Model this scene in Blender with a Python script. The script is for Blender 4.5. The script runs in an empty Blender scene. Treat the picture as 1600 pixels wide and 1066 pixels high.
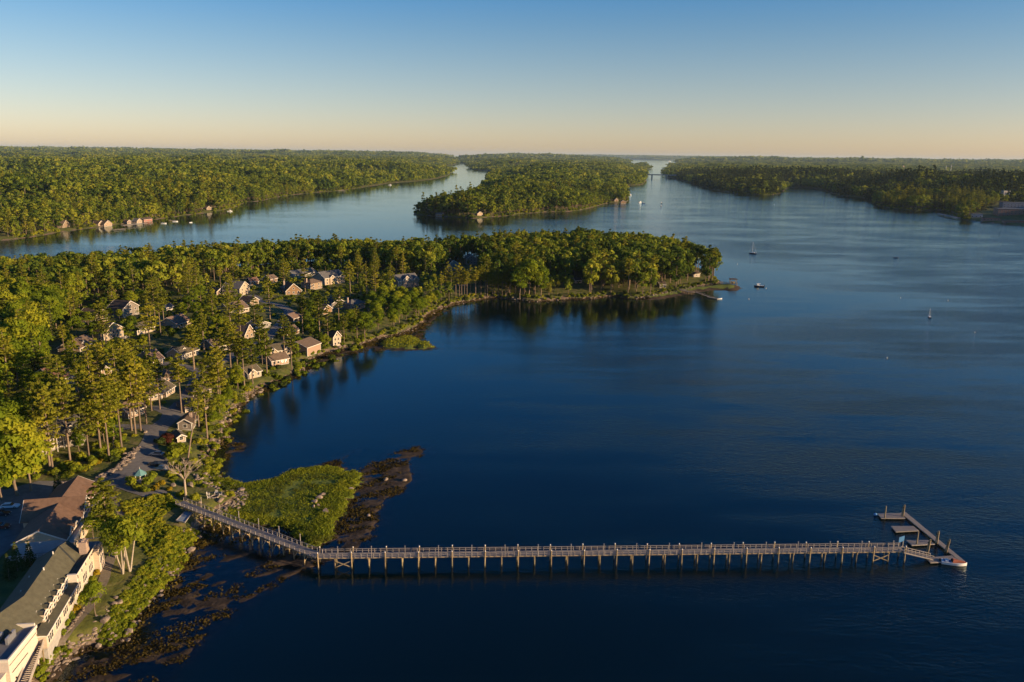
import bpy, math, random
import numpy as np
from mathutils import Vector, Matrix
from mathutils.geometry import delaunay_2d_cdt
R = math.radians
random.seed(7); rng = np.random.default_rng(7)
S = bpy.context.scene
COL = S.collection

# ------------------------------------------------------------------ camera
FPX, CX, CY, HORY, SLOPE, CAMH = 1244.0, 800.0, 533.0, 241.5, 0.0135, 110.0
roll = math.atan(SLOPE); pitch = math.atan((CY-HORY)/FPX*math.cos(roll))
fw = np.array([0, math.cos(pitch), -math.sin(pitch)]); up0 = np.array([0, math.sin(pitch), math.cos(pitch)]); rt0 = np.array([1., 0, 0])
rt = math.cos(roll)*rt0+math.sin(roll)*up0; up = -math.sin(roll)*rt0+math.cos(roll)*up0
cd = bpy.data.cameras.new('camera'); cam = bpy.data.objects.new('camera', cd); COL.objects.link(cam)
cd.sensor_width = 36; cd.lens = 36*FPX/1600; cd.clip_start = 1; cd.clip_end = 80000
cam.matrix_world = Matrix(((rt[0], up[0], -fw[0], 0), (rt[1], up[1], -fw[1], 0), (rt[2], up[2], -fw[2], CAMH), (0, 0, 0, 1)))
S.camera = cam

# ------------------------------------------------------------------ sky, sun, exposure
SUN_EL, SUN_AZ = R(11), R(-17)           # azimuth measured from +X, anticlockwise
sunv = Vector((math.cos(SUN_EL)*math.cos(SUN_AZ), math.cos(SUN_EL)*math.sin(SUN_AZ), math.sin(SUN_EL)))
w = bpy.data.worlds.new('World'); S.world = w; w.use_nodes = True
wn = w.node_tree; wn.nodes.clear()
sky = wn.nodes.new('ShaderNodeTexSky'); sky.sky_type = 'NISHITA'; sky.sun_disc = False
sky.sun_elevation = SUN_EL; sky.sun_rotation = math.pi/2-SUN_AZ
sky.altitude = 0; sky.air_density = 0.7; sky.dust_density = 0.5; sky.ozone_density = 2.0
bg = wn.nodes.new('ShaderNodeBackground'); bg.inputs[1].default_value = 0.0805
wo = wn.nodes.new('ShaderNodeOutputWorld')
# evening haze: warmer towards the horizon, deeper blue overhead, the same all the way round
tcw = wn.nodes.new('ShaderNodeTexCoord'); sx = wn.nodes.new('ShaderNodeSeparateXYZ'); wn.links.new(tcw.outputs['Generated'], sx.inputs[0])
wr_ = wn.nodes.new('ShaderNodeValToRGB'); we = wr_.color_ramp.elements; wr_.color_ramp.interpolation = 'B_SPLINE'
we[0].position = 0.0; we[0].color = (.98, .695, .56, 1); we[1].position = 1.0; we[1].color = (.03, .27, .60, 1)
for p_, c_ in ((.05, (.92, .685, .57)), (.12, (.68, .67, .62)), (.19, (.31, .60, .73)), (.27, (.12, .63, .98)), (.40, (.03, .47, .88))):
    k_ = we.new(p_); k_.color = (*c_, 1)
wn.links.new(sx.outputs[2], wr_.inputs[0])
wm = wn.nodes.new('ShaderNodeVectorMath'); wm.operation = 'MULTIPLY'; wn.links.new(sky.outputs[0], wm.inputs[0]); wn.links.new(wr_.outputs[0], wm.inputs[1])
ws = wn.nodes.new('ShaderNodeVectorMath'); ws.operation = 'SCALE'; ws.inputs['Scale'].default_value = 1.4; wn.links.new(wm.outputs[0], ws.inputs[0])
wn.links.new(ws.outputs[0], bg.inputs[0]); wn.links.new(bg.outputs[0], wo.inputs[0])
sl = bpy.data.lights.new('sun', 'SUN'); sl.energy = 5.0; sl.angle = R(0.5); sl.color = (1.0, 0.70, 0.39)
so = bpy.data.objects.new('sun', sl); COL.objects.link(so)
so.rotation_euler = (-sunv).to_track_quat('-Z', 'Y').to_euler()
S.view_settings.view_transform = 'Standard'; S.view_settings.look = 'None'
S.view_settings.exposure = 0.9; S.view_settings.gamma = 1; S.view_settings.use_curve_mapping = False
S.cycles.max_bounces = 6; S.cycles.transparent_max_bounces = 8; S.cycles.volume_bounces = 0
S.cycles.caustics_reflective = False; S.cycles.caustics_refractive = False

# ------------------------------------------------------------------ helpers
def P(px, py, z=0.0):                     # where the sight line through a pixel meets the level z
    d = fw+(px-CX)/FPX*rt-(py-CY)/FPX*up
    t = (z-CAMH)/d[2]
    return np.array([t*d[0], t*d[1], z])
def Q(x, y, z):
    v = np.array([x, y, z-CAMH]); c = v@fw
    return CX+FPX*(v@rt)/c, CY-FPX*(v@up)/c
def tag(o, label=None, cat=None, group=None, kind=None):
    if label: o['label'] = label
    if cat: o['category'] = cat
    if group: o['group'] = group
    if kind: o['kind'] = kind
    return o
def empty(name, loc=(0, 0, 0), rz=0.0, label=None, cat=None, group=None):
    o = bpy.data.objects.new(name, None); COL.objects.link(o); o.empty_display_size = 0.5
    o.location = loc; o.rotation_euler = (0, 0, rz)
    return tag(o, label, cat, group)
def put(name, me, parent=None, loc=(0, 0, 0), rz=0.0):
    o = bpy.data.objects.new(name, me); COL.objects.link(o)
    if parent is not None: o.parent = parent
    o.location = loc; o.rotation_euler = (0, 0, rz)
    return o
class MB:
    def __init__(s): s.v = []; s.f = []; s.m = []
    def add(s, vs, fs, mi=0):
        b = len(s.v); s.v += [tuple(v) for v in vs]; s.f += [tuple(i+b for i in f) for f in fs]; s.m += [mi]*len(fs)
    def box(s, x0, x1, y0, y1, z0, z1, mi=0, T=None):
        vs = [(x0,y0,z0),(x1,y0,z0),(x1,y1,z0),(x0,y1,z0),(x0,y0,z1),(x1,y0,z1),(x1,y1,z1),(x0,y1,z1)]
        if T is not None: vs = [T@Vector(v) for v in vs]
        s.add(vs, [(0,3,2,1),(4,5,6,7),(0,1,5,4),(1,2,6,5),(2,3,7,6),(3,0,4,7)], mi); return s
    def prism(s, poly, d, mi=0):          # poly: 3d points of one face, d: extrusion vector
        n = len(poly); d = Vector(d); a = [Vector(p) for p in poly]; vs = a+[p+d for p in a]
        fs = [tuple(range(n))[::-1], tuple(range(n, 2*n))]+[(i, (i+1) % n, n+(i+1) % n, n+i) for i in range(n)]
        s.add(vs, fs, mi); return s
    def tube(s, p0, p1, r0, r1=None, n=6, mi=0, cap=True):
        r1 = r0 if r1 is None else r1
        p0 = Vector(p0); p1 = Vector(p1); d = (p1-p0).normalized()
        a = d.cross(Vector((0, 0, 1))); a = a.normalized() if a.length > 1e-3 else Vector((1, 0, 0)); b = d.cross(a)
        vs = []
        for p, r in ((p0, r0), (p1, r1)):
            for i in range(n):
                t = 2*math.pi*i/n; vs.append(p+r*(a*math.cos(t)+b*math.sin(t)))
        fs = [(i, (i+1) % n, n+(i+1) % n, n+i) for i in range(n)]
        if cap: fs += [tuple(range(n))[::-1], tuple(range(n, 2*n))]
        s.add(vs, fs, mi); return s
    def bar(s, p0, p1, w, h, mi=0):       # rectangular bar between two points
        p0 = Vector(p0); p1 = Vector(p1); d = (p1-p0); L = d.length; d.normalize()
        a = d.cross(Vector((0, 0, 1))); a = a.normalized() if a.length > 1e-3 else Vector((1, 0, 0)); b = a.cross(d)
        vs = []
        for p in (p0, p1):
            for sa, sb in ((-1,-1),(1,-1),(1,1),(-1,1)): vs.append(p+a*sa*w/2+b*sb*h/2)
        s.add(vs, [(0,1,2,3),(7,6,5,4),(0,4,5,1),(1,5,6,2),(2,6,7,3),(3,7,4,0)], mi); return s
    def mesh(s, name, mats, smooth=False):
        me = bpy.data.meshes.new(name); me.from_pydata([tuple(v) for v in s.v], [], s.f)
        for m in (mats if isinstance(mats, (list, tuple)) else [mats]): me.materials.append(m)
        if any(s.m): me.polygons.foreach_set('material_index', s.m)
        if smooth: me.polygons.foreach_set('use_smooth', [True]*len(s.f))
        me.update(); return me
    def build(s, name, mats, parent=None, loc=(0, 0, 0), rz=0.0, smooth=False):
        return put(name, s.mesh(name, mats, smooth), parent, loc, rz)

def ico(sub=2):
    import bmesh
    bm = bmesh.new(); bmesh.ops.create_icosphere(bm, subdivisions=sub, radius=1)
    v = np.array([x.co[:] for x in bm.verts]); f = [tuple(q.index for q in t.verts) for t in bm.faces]; bm.free()
    return v, f
ICO = {k: ico(k) for k in (1, 2, 3)}

# numpy value noise, smooth, tiles at 4096 cells
_tab = rng.random((512, 512))
def vnoise(x, y):
    xi = np.floor(x).astype(int); yi = np.floor(y).astype(int); fx = x-xi; fy = y-yi
    fx = fx*fx*(3-2*fx); fy = fy*fy*(3-2*fy)
    a = _tab[xi % 512, yi % 512]; b = _tab[(xi+1) % 512, yi % 512]; c = _tab[xi % 512, (yi+1) % 512]; d = _tab[(xi+1) % 512, (yi+1) % 512]
    return (a*(1-fx)+b*fx)*(1-fy)+(c*(1-fx)+d*fx)*fy
def fbm(x, y, n=4):
    s = 0; a = .5; t = 0
    for i in range(n): s = s+a*vnoise(x+17.3*i, y-9.1*i); t += a; a *= .5; x = x*2.03; y = y*2.03
    return s/t*2-1
def sm(t): t = np.clip(t, 0, 1); return t*t*(3-2*t)
def sdf(poly, x, y):                      # signed distance, positive inside
    x = np.asarray(x, float); y = np.asarray(y, float); best = np.full(x.shape, 1e18); ins = np.zeros(x.shape, bool)
    n = len(poly)
    for i in range(n):
        ax, ay = poly[i][:2]; bx, by = poly[(i+1) % n][:2]
        dx, dy = bx-ax, by-ay
        t = np.clip(((x-ax)*dx+(y-ay)*dy)/(dx*dx+dy*dy+1e-9), 0, 1)
        best = np.minimum(best, (x-ax-t*dx)**2+(y-ay-t*dy)**2)
        if ay != by:
            c = ((ay > y) != (by > y)) & (x < (bx-ax)*(y-ay)/(by-ay)+ax); ins ^= c
    return np.where(ins, 1, -1)*np.sqrt(best)
def poly_px(pts, z=0.0): return [P(a, b, z) for a, b in pts]

# ------------------------------------------------------------------ the lie of the land (shorelines)
MAIN = poly_px([(70,1100),(85,1060),(112,1030),(150,1014),(188,1007),(206,985),(216,960),(250,925),(283,893),(298,862),(312,835),(328,822),(345,808),(378,796),(386,781),
  (374,768),(347,756),(335,742),(330,722),(336,706),(352,690),(362,660),(384,628),(410,610),(450,592),(471,583),(482,566),(520,552),(560,543),(596,531),(640,520),(662,508),(668,494),
  (700,479),(740,471),(770,466),(800,469),(830,473),(880,469),(920,469),(960,463),(985,469),(1020,466),(1060,458),(1085,452),(1110,447),(1128,443),(1122,436),(1108,428),
  (1090,420),(1040,410),(1000,405),(940,399),(880,395),(800,398),(700,408),(600,414),(480,410),(380,418),(300,425),(200,433),(100,443),(0,452),(-500,470),(-900,1400),(60,1400)])
SPIT = poly_px([(330,712),(342,740),(360,750),(379,758),(418,757),(437,747),(465,735),(484,735),(510,732),(542,739),(568,741),(556,757),(546,767),(541,779),(531,796),(524,815),(510,828),(510,843),
  (502,856),(480,852),(461,838),(437,827),(424,831),(403,823),(380,818),(340,822),(318,830),(300,800),(310,740)])
ISLET = poly_px([(592,542),(604,531),(632,524),(656,529),(690,541),(684,545),(640,545)])
POINT = poly_px([(1000,462),(1060,450),(1100,447),(1130,443),(1156,446),(1160,452),(1148,456),(1120,453),(1085,458),(1045,466),(1020,470),(1000,468)])
FLATS = poly_px([(40,1100),(90,1040),(150,1000),(250,900),(300,840),(330,740),(334,705),(350,680),(362,650),(380,622),(440,588),(470,574),(520,545),(560,538),(640,515),(660,500),(680,485),
  (720,480),(690,495),(678,512),(668,530),(700,543),(690,552),(640,551),(590,551),(548,556),(500,572),(472,596),(440,606),(419,616),(385,628),(378,650),(372,668),(374,685),(400,688),(402,706),(375,716),
  (356,728),(362,743),(385,752),(430,750),(455,733),(500,716),(540,708),(552,699),(574,697),(566,708),(548,718),(556,728),(580,716),(600,706),(632,695),(660,691),(682,704),(672,716),(650,718),(662,742),(646,770),(612,785),
  (606,812),(600,838),(580,858),(545,880),(500,893),(465,908),(425,932),(385,962),(345,1000),(300,1040),(250,1100)])
SHOAL = poly_px([(418,695),(432,690),(440,700),(448,708),(430,712),(422,704)])
# far lands
FARLEFT = poly_px([(-60,378),(0,377),(50,371),(100,362),(150,356),(185,351),(225,346),(280,338),(340,331),(370,324),(385,315),(400,316),(435,308),(470,303),(485,303),(500,300),(525,299),(575,292),(612,286),
  (650,284),(680,280),(703,274),(704,268),(690,263),(672,261),(690,259),(712,258),(715,254),(706,249),(701,246.6),(690,245.2)])
FARLEFT += [P(650,243.6), np.array([-60000., 60000., 0]), np.array([-60000., 800., 0])]
NECK = poly_px([(640,335),(660,329),(684,327),(700,323),(730,316),(752,300),(766,277),(778,269),(758,267),(740,265),(736,259),(722,254),(715,251),(735,247.5),(800,246),(975,252.6),(983,257),(996,264),(1008,275),(1010,284),
  (1003,290),(965,290),(962,294),(978,301),(981,306),(984,314),(970,317),(950,317),(925,325),(895,331),(862,331),(835,333),(815,334),(800,337),(770,339),(742,342),(720,340),(680,338)])
RIGHT = poly_px([(1085,246.8),(1062,253),(1050,262),(1042,271),(1042,277),(1062,281),(1100,293),(1137,301),(1170,304),(1200,305),(1216,303),(1222,302),(1226,297),(1236,293),(1262,293.5),(1291,297.5),(1300,303),(1325,307),(1362,311),(1366,321),(1400,327),
  (1440,329),(1462,328),(1480,330),(1494,333),(1498,342),(1515,345),(1560,349),(1600,355),(1700,366)])
RIGHT += [np.array([3500., 1700., 0]), np.array([60000., 9000., 0]), np.array([60000., 60000., 0]), P(1100,246.2)]
ISLES = [poly_px([(998,258),(1006,256.5),(1010,262),(1016,264.5),(1000,266)]), poly_px([(1046,259),(1053,258),(1056,262),(1048,264)])]
FARLAND = [P(735,243.8), P(800,244.6), P(1030,250.2), P(1100,250.4), np.array([40000., 37000., 0]), np.array([-9000., 60000., 0])]
def rounded(poly, it=1):
    p = [np.array(q[:2]) for q in poly]
    for _ in range(it):
        q = []
        for i in range(len(p)):
            a, b = p[i], p[(i+1) % len(p)]; q += [a*.75+b*.25, a*.25+b*.75]
        p = q
    return p
MAIN, SPIT, FLATS, POINT, ISLET = [rounded(q) for q in (MAIN, SPIT, FLATS, POINT, ISLET)]
NECK, RIGHT, FARLEFT = [rounded(q) for q in (NECK, RIGHT, FARLEFT)]

def terrain(x, y, full=False):
    x = np.asarray(x, float); y = np.asarray(y, float)
    r = np.hypot(x, y); near = r < 1500
    h = np.full(x.shape, -4.0); zone = np.zeros(x.shape)      # zones: 0 seabed 1 soil/lawn 2 bank rock 3 marsh 4 mud flat
    jx = x+1.3*fbm(x/5, y/5, 3)+(.02*r)*0; jy = y+1.3*fbm(x/5+40, y/5+7, 3)
    def comp(mask, val, z):
        up_ = mask & (val > h); h[up_] = val[up_]; zone[up_] = z
    if near.any():
        nx, ny = x[near], y[near]; jx, jy = jx[near], jy[near]; hn = h[near]; zn = zone[near]
        n1 = fbm(nx/3.1, ny/3.1, 4); n2 = fbm(nx/14+3, ny/14, 3); n3 = fbm(nx/60, ny/60+5, 3)
        d = sdf(FLATS, jx, jy)
        streak = fbm((nx*.8+ny*.6)/7, (ny*.8-nx*.6)/2.2, 4)
        v = np.where(d > 0, -1.13+1.15*sm(d/4.5)+.13*sm((nx+48)/20)+.30*streak+.20*n2+.16*n1, -1.1+d*.35)
        hn = np.maximum(hn, v); zn = np.where(v >= hn, 4, zn)
        d = sdf(SPIT, jx, jy)+4.0*n1+3.4*n2-.3; v = np.where(d > 0, .25+.75*sm(d/1.6)+.25*n2+.1*n1, -.2+d*1.2)
        m = v > hn; hn = np.where(m, v, hn); zn = np.where(m, 3, zn)
        d = sdf(ISLET, jx, jy)+4.0*n1+6.0*n2-1.0; v = np.where(d > 0, .3+.9*sm(d/3)+.2*n1, -.1+d*.5)
        m = v > hn; hn = np.where(m, v, hn); zn = np.where(m, 3, zn)
        d = sdf(POINT, jx, jy); v = np.where(d > 0, .1+1.3*sm(d/9)+.4*n1, -.1+d*.4)
        m = v > hn; hn = np.where(m, v, hn); zn = np.where(m, np.where(v > 1.1, 3, 4), zn)
        d = sdf(MAIN, jx, jy)
        v = np.where(d > 0, .35+2.6*sm(d/8)+2.2*sm((d-8)/22)+5.5*sm((d-25)/110)+.8*n3*sm(d/40)+.12*n2*sm(d/10)+.5*n1*sm(d/2)*sm((9-d)/5), -.2+d*.55)
        m = v > hn; hn = np.where(m, v, hn); zn = np.where(m, np.where(v < .75, 4, np.where(d < 3.6+2.4*n2, 2, 1)), zn)
        h[near] = hn; zone[near] = zn
    far = r > 1000
    if far.any():
        fx, fy = x[far], y[far]; hf = h[far]; zf = zone[far]; rr = r[far]
        n3 = fbm(fx/130, fy/130, 3); n4 = fbm(fx/520+9, fy/330, 3); n5 = fbm(fx/3500, fy/1500+3, 2)
        for poly, hill in ((FARLEFT, 34), (NECK, 30), (RIGHT, 26), (FARLAND, 40)):
            d = sdf(poly, fx, fy)
            v = np.where(d > 0, .4+2.2*sm(d/14)+7*sm(d/170)+13*n3*sm(d/110)+(hill*(.40+1.4*n4))*sm(d/300)
                 +sm((rr-6500)/14000)*(38+26*n5)*sm(d/1200), -1+d*.05)
            v = np.where(d > 0, np.maximum(v, .4+2.2*sm(d/14)), v)
            if poly is RIGHT: v = v-8*sm((1700-rr)/300)*sm(d/60)
            m = v > hf; hf = np.where(m, v, hf); zf = np.where(m, np.where(d < 2.5, 2, 1), zf)
        for poly in ISLES:
            d = sdf(poly, fx, fy); v = np.where(d > 0, .4+10*sm(d/40), -1+d*.05)
            m = v > hf; hf = np.where(m, v, hf); zf = np.where(m, 1, zf)
        h[far] = hf; zone[far] = zf
    h = np.maximum(h, -4.0)
    return (h, zone) if full else h
def H(x, y): return float(terrain(np.array([x]), np.array([y]))[0])   # (rebound to a lookup below)
def G(px, py):                            # the ground point seen at a pixel
    z = 3.0
    for _ in range(14):
        p = P(px, py, z); z = .4*z+.6*max(0.0, H(p[0], p[1]))
    return P(px, py, z)

# ------------------------------------------------------------------ materials
def mat(name, col, rough=.8, var=.0, scale=3.0, bump=0.0, bscale=None, metal=0.0, spec=.3, col2=None, aniso=None, rnd=0.0, transl=0.0):
    m = bpy.data.materials.new(name); m.use_nodes = True; nt = m.node_tree; N = nt.nodes; L = nt.links
    b = N['Principled BSDF']; b.inputs['Roughness'].default_value = rough; b.inputs['Metallic'].default_value = metal
    b.inputs['Specular IOR Level'].default_value = spec
    tc = N.new('ShaderNodeTexCoord'); mp = N.new('ShaderNodeMapping'); L.new(tc.outputs['Object'], mp.inputs[0])
    if aniso: mp.inputs['Scale'].default_value = aniso
    if col2 is None: col2 = tuple(c*(1-var) for c in col)
    nz = N.new('ShaderNodeTexNoise'); nz.inputs['Scale'].default_value = scale; nz.inputs['Detail'].default_value = 6; L.new(mp.outputs[0], nz.inputs['Vector'])
    cr = N.new('ShaderNodeValToRGB'); cr.color_ramp.elements[0].position = .32; cr.color_ramp.elements[1].position = .68
    cr.color_ramp.elements[0].color = (*col2, 1); cr.color_ramp.elements[1].color = (*col, 1)
    L.new(nz.outputs[0], cr.inputs[0]); out = cr.outputs[0]
    if rnd:
        oi = N.new('ShaderNodeObjectInfo'); hs = N.new('ShaderNodeHueSaturation')
        mr = N.new('ShaderNodeMapRange'); mr.inputs[3].default_value = 1-rnd; mr.inputs[4].default_value = 1+rnd
        L.new(oi.outputs['Random'], mr.inputs[0]); L.new(mr.outputs[0], hs.inputs['Value']); L.new(out, hs.inputs['Color']); out = hs.outputs[0]
    L.new(out, b.inputs['Base Color'])
    if bump:
        n2 = N.new('ShaderNodeTexNoise'); n2.inputs['Scale'].default_value = bscale or scale*3; n2.inputs['Detail'].default_value = 5; L.new(mp.outputs[0], n2.inputs['Vector'])
        bp = N.new('ShaderNodeBump'); bp.inputs['Strength'].default_value = bump; bp.inputs['Distance'].default_value = .1
        L.new(n2.outputs[0], bp.inputs['Height']); L.new(bp.outputs[0], b.inputs['Normal'])
    return m
def leafmat(name, a, b_, c, transl=.45):
    """foliage: leaf tone varies per clump (attribute tone) and per tree"""
    m = bpy.data.materials.new(name); m.use_nodes = True; nt = m.node_tree; N = nt.nodes; L = nt.links
    N.remove(N['Principled BSDF']); out = N['Material Output']
    at = N.new('ShaderNodeAttribute'); at.attribute_name = 'tone'; oi = N.new('ShaderNodeObjectInfo')
    ad = N.new('ShaderNodeMath'); ad.operation = 'MULTIPLY_ADD'; ad.inputs[1].default_value = .45
    ml = N.new('ShaderNodeMath'); ml.operation = 'MULTIPLY'; ml.inputs[1].default_value = .55
    geo = N.new('ShaderNodeNewGeometry'); nz = N.new('ShaderNodeTexNoise'); nz.inputs['Scale'].default_value = .011; nz.inputs['Detail'].default_value = 3; L.new(geo.outputs['Position'], nz.inputs['Vector'])
    sh = N.new('ShaderNodeMath'); sh.operation = 'MULTIPLY_ADD'; sh.inputs[1].default_value = 1.5; sh.inputs[2].default_value = -.78; L.new(nz.outputs[0], sh.inputs[0])
    a2 = N.new('ShaderNodeMath'); a2.operation = 'ADD'; L.new(ml.outputs[0], a2.inputs[0]); L.new(sh.outputs[0], a2.inputs[1])
    L.new(oi.outputs['Random'], ml.inputs[0]); L.new(at.outputs['Fac'], ad.inputs[0]); L.new(a2.outputs[0], ad.inputs[2])
    cr = N.new('ShaderNodeValToRGB'); e = cr.color_ramp.elements; e[0].position = .08; e[0].color = (*a, 1); e[1].position = .95; e[1].color = (*c, 1)
    k = e.new(.5); k.color = (*b_, 1); L.new(ad.outputs[0], cr.inputs[0])
    df = N.new('ShaderNodeBsdfDiffuse'); tr = N.new('ShaderNodeBsdfTranslucent'); mx = N.new('ShaderNodeMixShader'); mx.inputs[0].default_value = transl
    L.new(cr.outputs[0], df.inputs[0]); L.new(cr.outputs[0], tr.inputs[0]); L.new(df.outputs[0], mx.inputs[1]); L.new(tr.outputs[0], mx.inputs[2])
    L.new(mx.outputs[0], out.inputs[0]); return m
M = {}
M['leaf'] = leafmat('broadleaf', (.070,.115,.010), (.180,.235,.016), (.36,.350,.026))
M['needle'] = leafmat('needles', (.085,.105,.014), (.195,.205,.020), (.33,.30,.028), .4)
M['spruce'] = leafmat('spruce_needles', (.028,.042,.012), (.050,.068,.015), (.09,.10,.020), .15)
M['farleaf'] = leafmat('distant_foliage', (.050,.085,.014), (.175,.220,.022), (.34,.335,.034), .4)
M['shrub'] = leafmat('shrub_leaves', (.10,.14,.014), (.21,.25,.020), (.36,.34,.026))
M['gold'] = leafmat('golden_shrub_leaves', (.22,.16,.012), (.30,.22,.015), (.38,.28,.02))
M['purple'] = leafmat('copper_leaves', (.05,.018,.012), (.07,.025,.016), (.10,.03,.02))
M['marsh'] = leafmat('marsh_blades', (.11,.105,.022), (.19,.235,.020), (.40,.38,.03), .45)
M['weed'] = leafmat('rockweed', (.018,.014,.006), (.040,.030,.009), (.095,.070,.014), .05)
M['bark'] = mat('bark', (.21,.155,.11), .9, .35, 2, .6, 9, rnd=.2)
M['birchbark'] = mat('pale_bark', (.42,.36,.28), .8, .4, 4, .4)
M['deadwood'] = mat('dead_wood', (.40,.32,.24), .85, .3, 3, .4)
M['asphalt'] = mat('asphalt', (.175,.165,.155), .9, .3, .6, .3, 8)
M['rock'] = mat('granite', (.30,.235,.18), .85, .5, .5, .8, 2.5, rnd=.25)
M['wallstone'] = mat('wall_stone', (.36,.30,.24), .85, .4, 1.5, .6, rnd=.25)
M['deck'] = mat('weathered_deck', (.26,.235,.22), .8, .3, 2.5, .5, 14, aniso=(.3, 8, 1))
M['pile'] = mat('pier_timber', (.36,.275,.15), .8, .4, 1.5, .5, 8, rnd=.25)
_n = M['pile'].node_tree; _b = _n.nodes['Principled BSDF']; _src = _b.inputs['Base Color'].links[0].from_socket      # dark weedy band up to the high water mark
_g = _n.nodes.new('ShaderNodeNewGeometry'); _s = _n.nodes.new('ShaderNodeSeparateXYZ'); _r = _n.nodes.new('ShaderNodeMapRange'); _x = _n.nodes.new('ShaderNodeMix'); _x.data_type = 'RGBA'
_n.links.new(_g.outputs['Position'], _s.inputs[0]); _n.links.new(_s.outputs[2], _r.inputs[0]); _r.inputs[1].default_value = .35; _r.inputs[2].default_value = .8
_n.links.new(_r.outputs[0], _x.inputs[0]); _x.inputs[6].default_value = (.05,.042,.02,1); _n.links.new(_src, _x.inputs[7]); _n.links.new(_x.outputs[2], _b.inputs['Base Color'])
M['rail'] = mat('rail_timber', (.34,.30,.26), .8, .25, 2, .3, rnd=.18)
M['white'] = mat('white_paint', (.66,.61,.54), .6, .06, 2)
M['cream'] = mat('cream_paint', (.66,.60,.50), .7, .1, 2)
M['black'] = mat('black_rubber', (.02,.02,.02), .7)
M['metal'] = mat('galvanised_metal', (.45,.46,.48), .4, .15, 4, metal=.7)
M['concrete'] = mat('concrete', (.38,.36,.33), .9, .25, 1.2, .2)
M['brick'] = mat('red_brick', (.27,.13,.09), .85, .2, 2)
M['chimney'] = mat('chimney_brick', (.40,.30,.24), .85, .3, 6, .4)
gm = bpy.data.materials.new('window_glass'); gm.use_nodes = True; gb = gm.node_tree.nodes['Principled BSDF']
gb.inputs['Base Color'].default_value = (.015,.02,.025,1); gb.inputs['Roughness'].default_value = .06; gb.inputs['Specular IOR Level'].default_value = .6; M['glass'] = gm
_mc = {}
def wallmat(c):
    k = ('w', c)
    if k not in _mc: _mc[k] = mat('painted_shingle', c, .8, .18, 1.2, .35, 6, aniso=(1, 1, 5))
    return _mc[k]
def roofmat(c):
    k = ('r', c)
    if k not in _mc: _mc[k] = mat('asphalt_shingle', c, .9, .28, .9, .5, 7)
    return _mc[k]

# ground material: soil, lawn, bank rock, marsh, mud by painted zones
def ground_material():
    m = bpy.data.materials.new('ground'); m.use_nodes = True; nt = m.node_tree; N = nt.nodes; L = nt.links; b = N['Principled BSDF']
    b.inputs['Roughness'].default_value = .9; b.inputs['Specular IOR Level'].default_value = .2
    geo = N.new('ShaderNodeNewGeometry')
    def noise(sc, det=6):
        n = N.new('ShaderNodeTexNoise'); n.inputs['Scale'].default_value = sc; n.inputs['Detail'].default_value = det; L.new(geo.outputs['Position'], n.inputs['Vector']); return n.outputs[0]
    def ramp(fac, stops):
        r = N.new('ShaderNodeValToRGB'); e = r.color_ramp.elements
        e[0].position, e[0].color = stops[0][0], (*stops[0][1], 1); e[1].position, e[1].color = stops[-1][0], (*stops[-1][1], 1)
        for p, c in stops[1:-1]: k = e.new(p); k.color = (*c, 1)
        L.new(fac, r.inputs[0]); return r.outputs[0]
    n1 = noise(.25); n2 = noise(1.1); n3 = noise(.08)
    soil = ramp(n1, [(.3, (.055,.070,.016)), (.5, (.105,.115,.024)), (.72, (.17,.135,.06))])
    lawn = ramp(n1, [(.28, (.07,.085,.018)), (.5, (.13,.135,.026)), (.72, (.19,.155,.065))])
    rock = ramp(n2, [(.3, (.07,.05,.03)), (.5, (.18,.13,.085)), (.72, (.32,.24,.165))])
    marsh = ramp(n2, [(.3, (.075,.115,.018)), (.5, (.13,.165,.024)), (.7, (.20,.205,.03))])
    mud = ramp(n1, [(.3, (.022,.015,.009)), (.5, (.048,.033,.020)), (.72, (.10,.068,.042))])
    sea = ramp(n2, [(.4, (.030,.026,.012)), (.7, (.06,.048,.018))])
    cur = sea
    for nm, c in (('z_mud', mud), ('z_marsh', marsh), ('z_rock', rock), ('z_soil', soil), ('z_lawn', lawn)):
        a = N.new('ShaderNodeAttribute'); a.attribute_name = nm
        j = N.new('ShaderNodeMath'); j.operation = 'MULTIPLY_ADD'; j.inputs[1].default_value = .6; j.inputs[2].default_value = -.3; L.new(n2, j.inputs[0])
        s = N.new('ShaderNodeMath'); s.operation = 'ADD'; L.new(a.outputs['Fac'], s.inputs[0]); L.new(j.outputs[0], s.inputs[1])
        mr = N.new('ShaderNodeMapRange'); mr.interpolation_type = 'SMOOTHSTEP'; mr.inputs[1].default_value = .35; mr.inputs[2].default_value = .65; L.new(s.outputs[0], mr.inputs[0])
        mx = N.new('ShaderNodeMix'); mx.data_type = 'RGBA'; L.new(mr.outputs[0], mx.inputs[0]); L.new(cur, mx.inputs[6]); L.new(c, mx.inputs[7]); cur = mx.outputs[2]
    L.new(cur, b.inputs['Base Color'])
    bp = N.new('ShaderNodeBump'); bp.inputs['Strength'].default_value = .7; bp.inputs['Distance'].default_value = .35; L.new(noise(.9, 8), bp.inputs['Height']); L.new(bp.outputs[0], b.inputs['Normal'])
    return m
M['ground'] = ground_material()

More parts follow.
